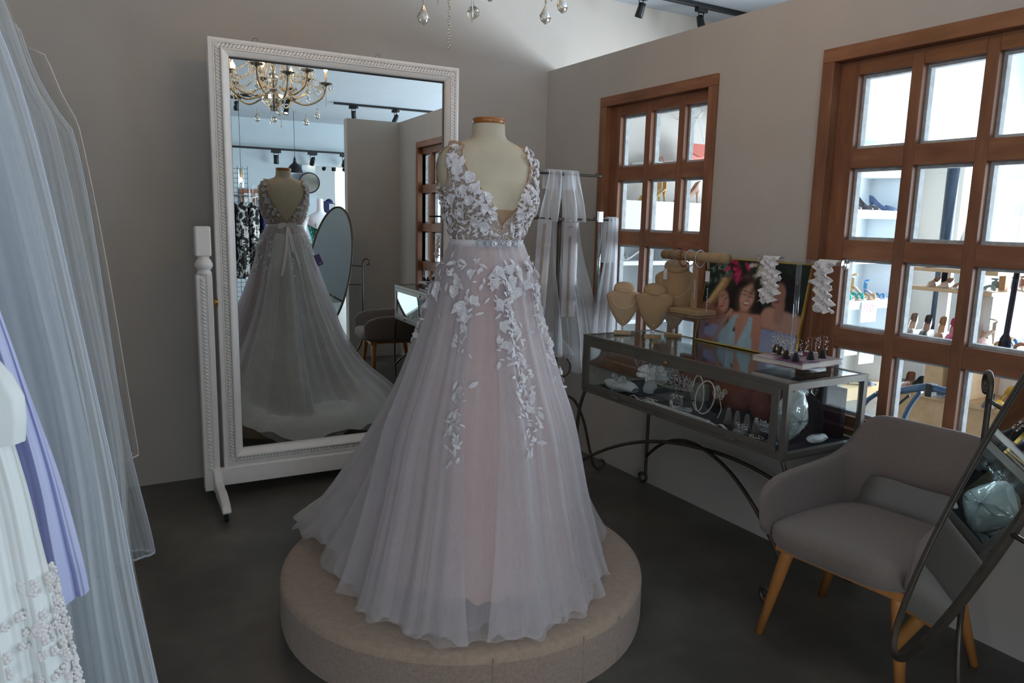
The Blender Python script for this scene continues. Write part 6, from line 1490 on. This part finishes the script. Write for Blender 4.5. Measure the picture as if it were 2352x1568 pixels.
# chandelier bulbs as light sources
for k in (0, 1, 3, 5, 6, 8, 9):
    a = 2*PI*k/10+.22; R0 = .37 if k % 2 == 0 else .30; z = 2.452+(0 if k % 2 == 0 else .055)+.13
    l = bpy.data.lights.new('candle_light', 'POINT'); l.energy = BULB_W; l.color = (1, .66, .36); l.shadow_soft_size = .02
    o = bpy.data.objects.new('candle_light', l); C.objects.link(o); o.location = (HX+R0*math.cos(a), HY+R0*math.sin(a), z)
l = bpy.data.lights.new('pendant_light', 'POINT'); l.energy = 3; l.color = (1, .7, .4); l.shadow_soft_size = .02
o = bpy.data.objects.new('pendant_light', l); C.objects.link(o); o.location = (1.515, -2.2, 1.938)
# ---------------------------------------------------------------- light
def area(name, loc, rot, sx, sy, e, col):
    l = bpy.data.lights.new(name, 'AREA'); l.shape = 'RECTANGLE'; l.size = sx; l.size_y = sy; l.energy = e; l.color = col
    o = bpy.data.objects.new(name, l); C.objects.link(o); o.location = loc; o.rotation_euler = rot; return o
area('daylight_shop_front_right', (7.17, 2.2, 1.24), (0, PI/2+.45, 0), 2.2, 3.6, 470, (.80, .90, 1))
area('daylight_shop_front_corner', (7.17, -1.8, 1.24), (0, PI/2+.45, 0), 2.2, 3.9, 300, (.80, .90, 1))
area('added_fill_side', (-3.55, -1.0, 2.37), (0, -PI/2, 0), .9, 3.0, 26, (.76, .87, 1))  # added cool fill, set in an invented high side opening
area('added_fill_behind', (-1.45, -4.72, 1.45), (PI/2, 0, 0), 3.4, 2.0, 80, (.86, .93, 1))  # added fill from behind the camera, brightens the gowns and dress front
area('daylight_far_door', (5.2, -7.2, 1.4), (PI/2, 0, 0), 2.5, 2.3, 70, (.84, .93, 1))
def pl(name, loc, e, col, r=.03):
    l = bpy.data.lights.new(name, 'POINT'); l.energy = e; l.color = col; l.shadow_soft_size = r
    o = bpy.data.objects.new(name, l); C.objects.link(o); o.location = loc; return o
w = bpy.data.worlds.new('sky'); bpy.context.scene.world = w; w.use_nodes = True
bg = w.node_tree.nodes['Background']; bg.inputs[0].default_value = (.80, .90, 1, 1); bg.inputs[1].default_value = 1.5
# ---------------------------------------------------------------- camera
cam = bpy.data.cameras.new('camera'); co = bpy.data.objects.new('camera', cam); C.objects.link(co)
cam.sensor_width = 36; cam.lens = 1700*36/2352; cam.clip_start = .05; cam.clip_end = 60
yaw, pit, rol = math.radians(30.25), math.radians(9.28), math.radians(1.35)
f = V(math.sin(yaw)*math.cos(pit), math.cos(yaw)*math.cos(pit), -math.sin(pit)); r = V(math.cos(yaw), -math.sin(yaw), 0); u = r.cross(f)
r2 = r*math.cos(rol)+u*math.sin(rol); u2 = -r*math.sin(rol)+u*math.cos(rol)
co.matrix_world = Matrix(((r2.x, u2.x, -f.x, 0), (r2.y, u2.y, -f.y, 0), (r2.z, u2.z, -f.z, 1.5), (0, 0, 0, 1)))
sc = bpy.context.scene; sc.camera = co
sc.view_settings.view_transform = 'Standard'; sc.view_settings.look = 'None'; sc.view_settings.gamma = 1
sc.view_settings.use_curve_mapping = False; sc.view_settings.exposure = EXPOSURE
sc.cycles.max_bounces = 10; sc.cycles.diffuse_bounces = 5; sc.cycles.glossy_bounces = 5; sc.cycles.transmission_bounces = 8; sc.cycles.transparent_max_bounces = 24
sc.cycles.caustics_reflective = False; sc.cycles.caustics_refractive = False; sc.cycles.sample_clamp_indirect = 6
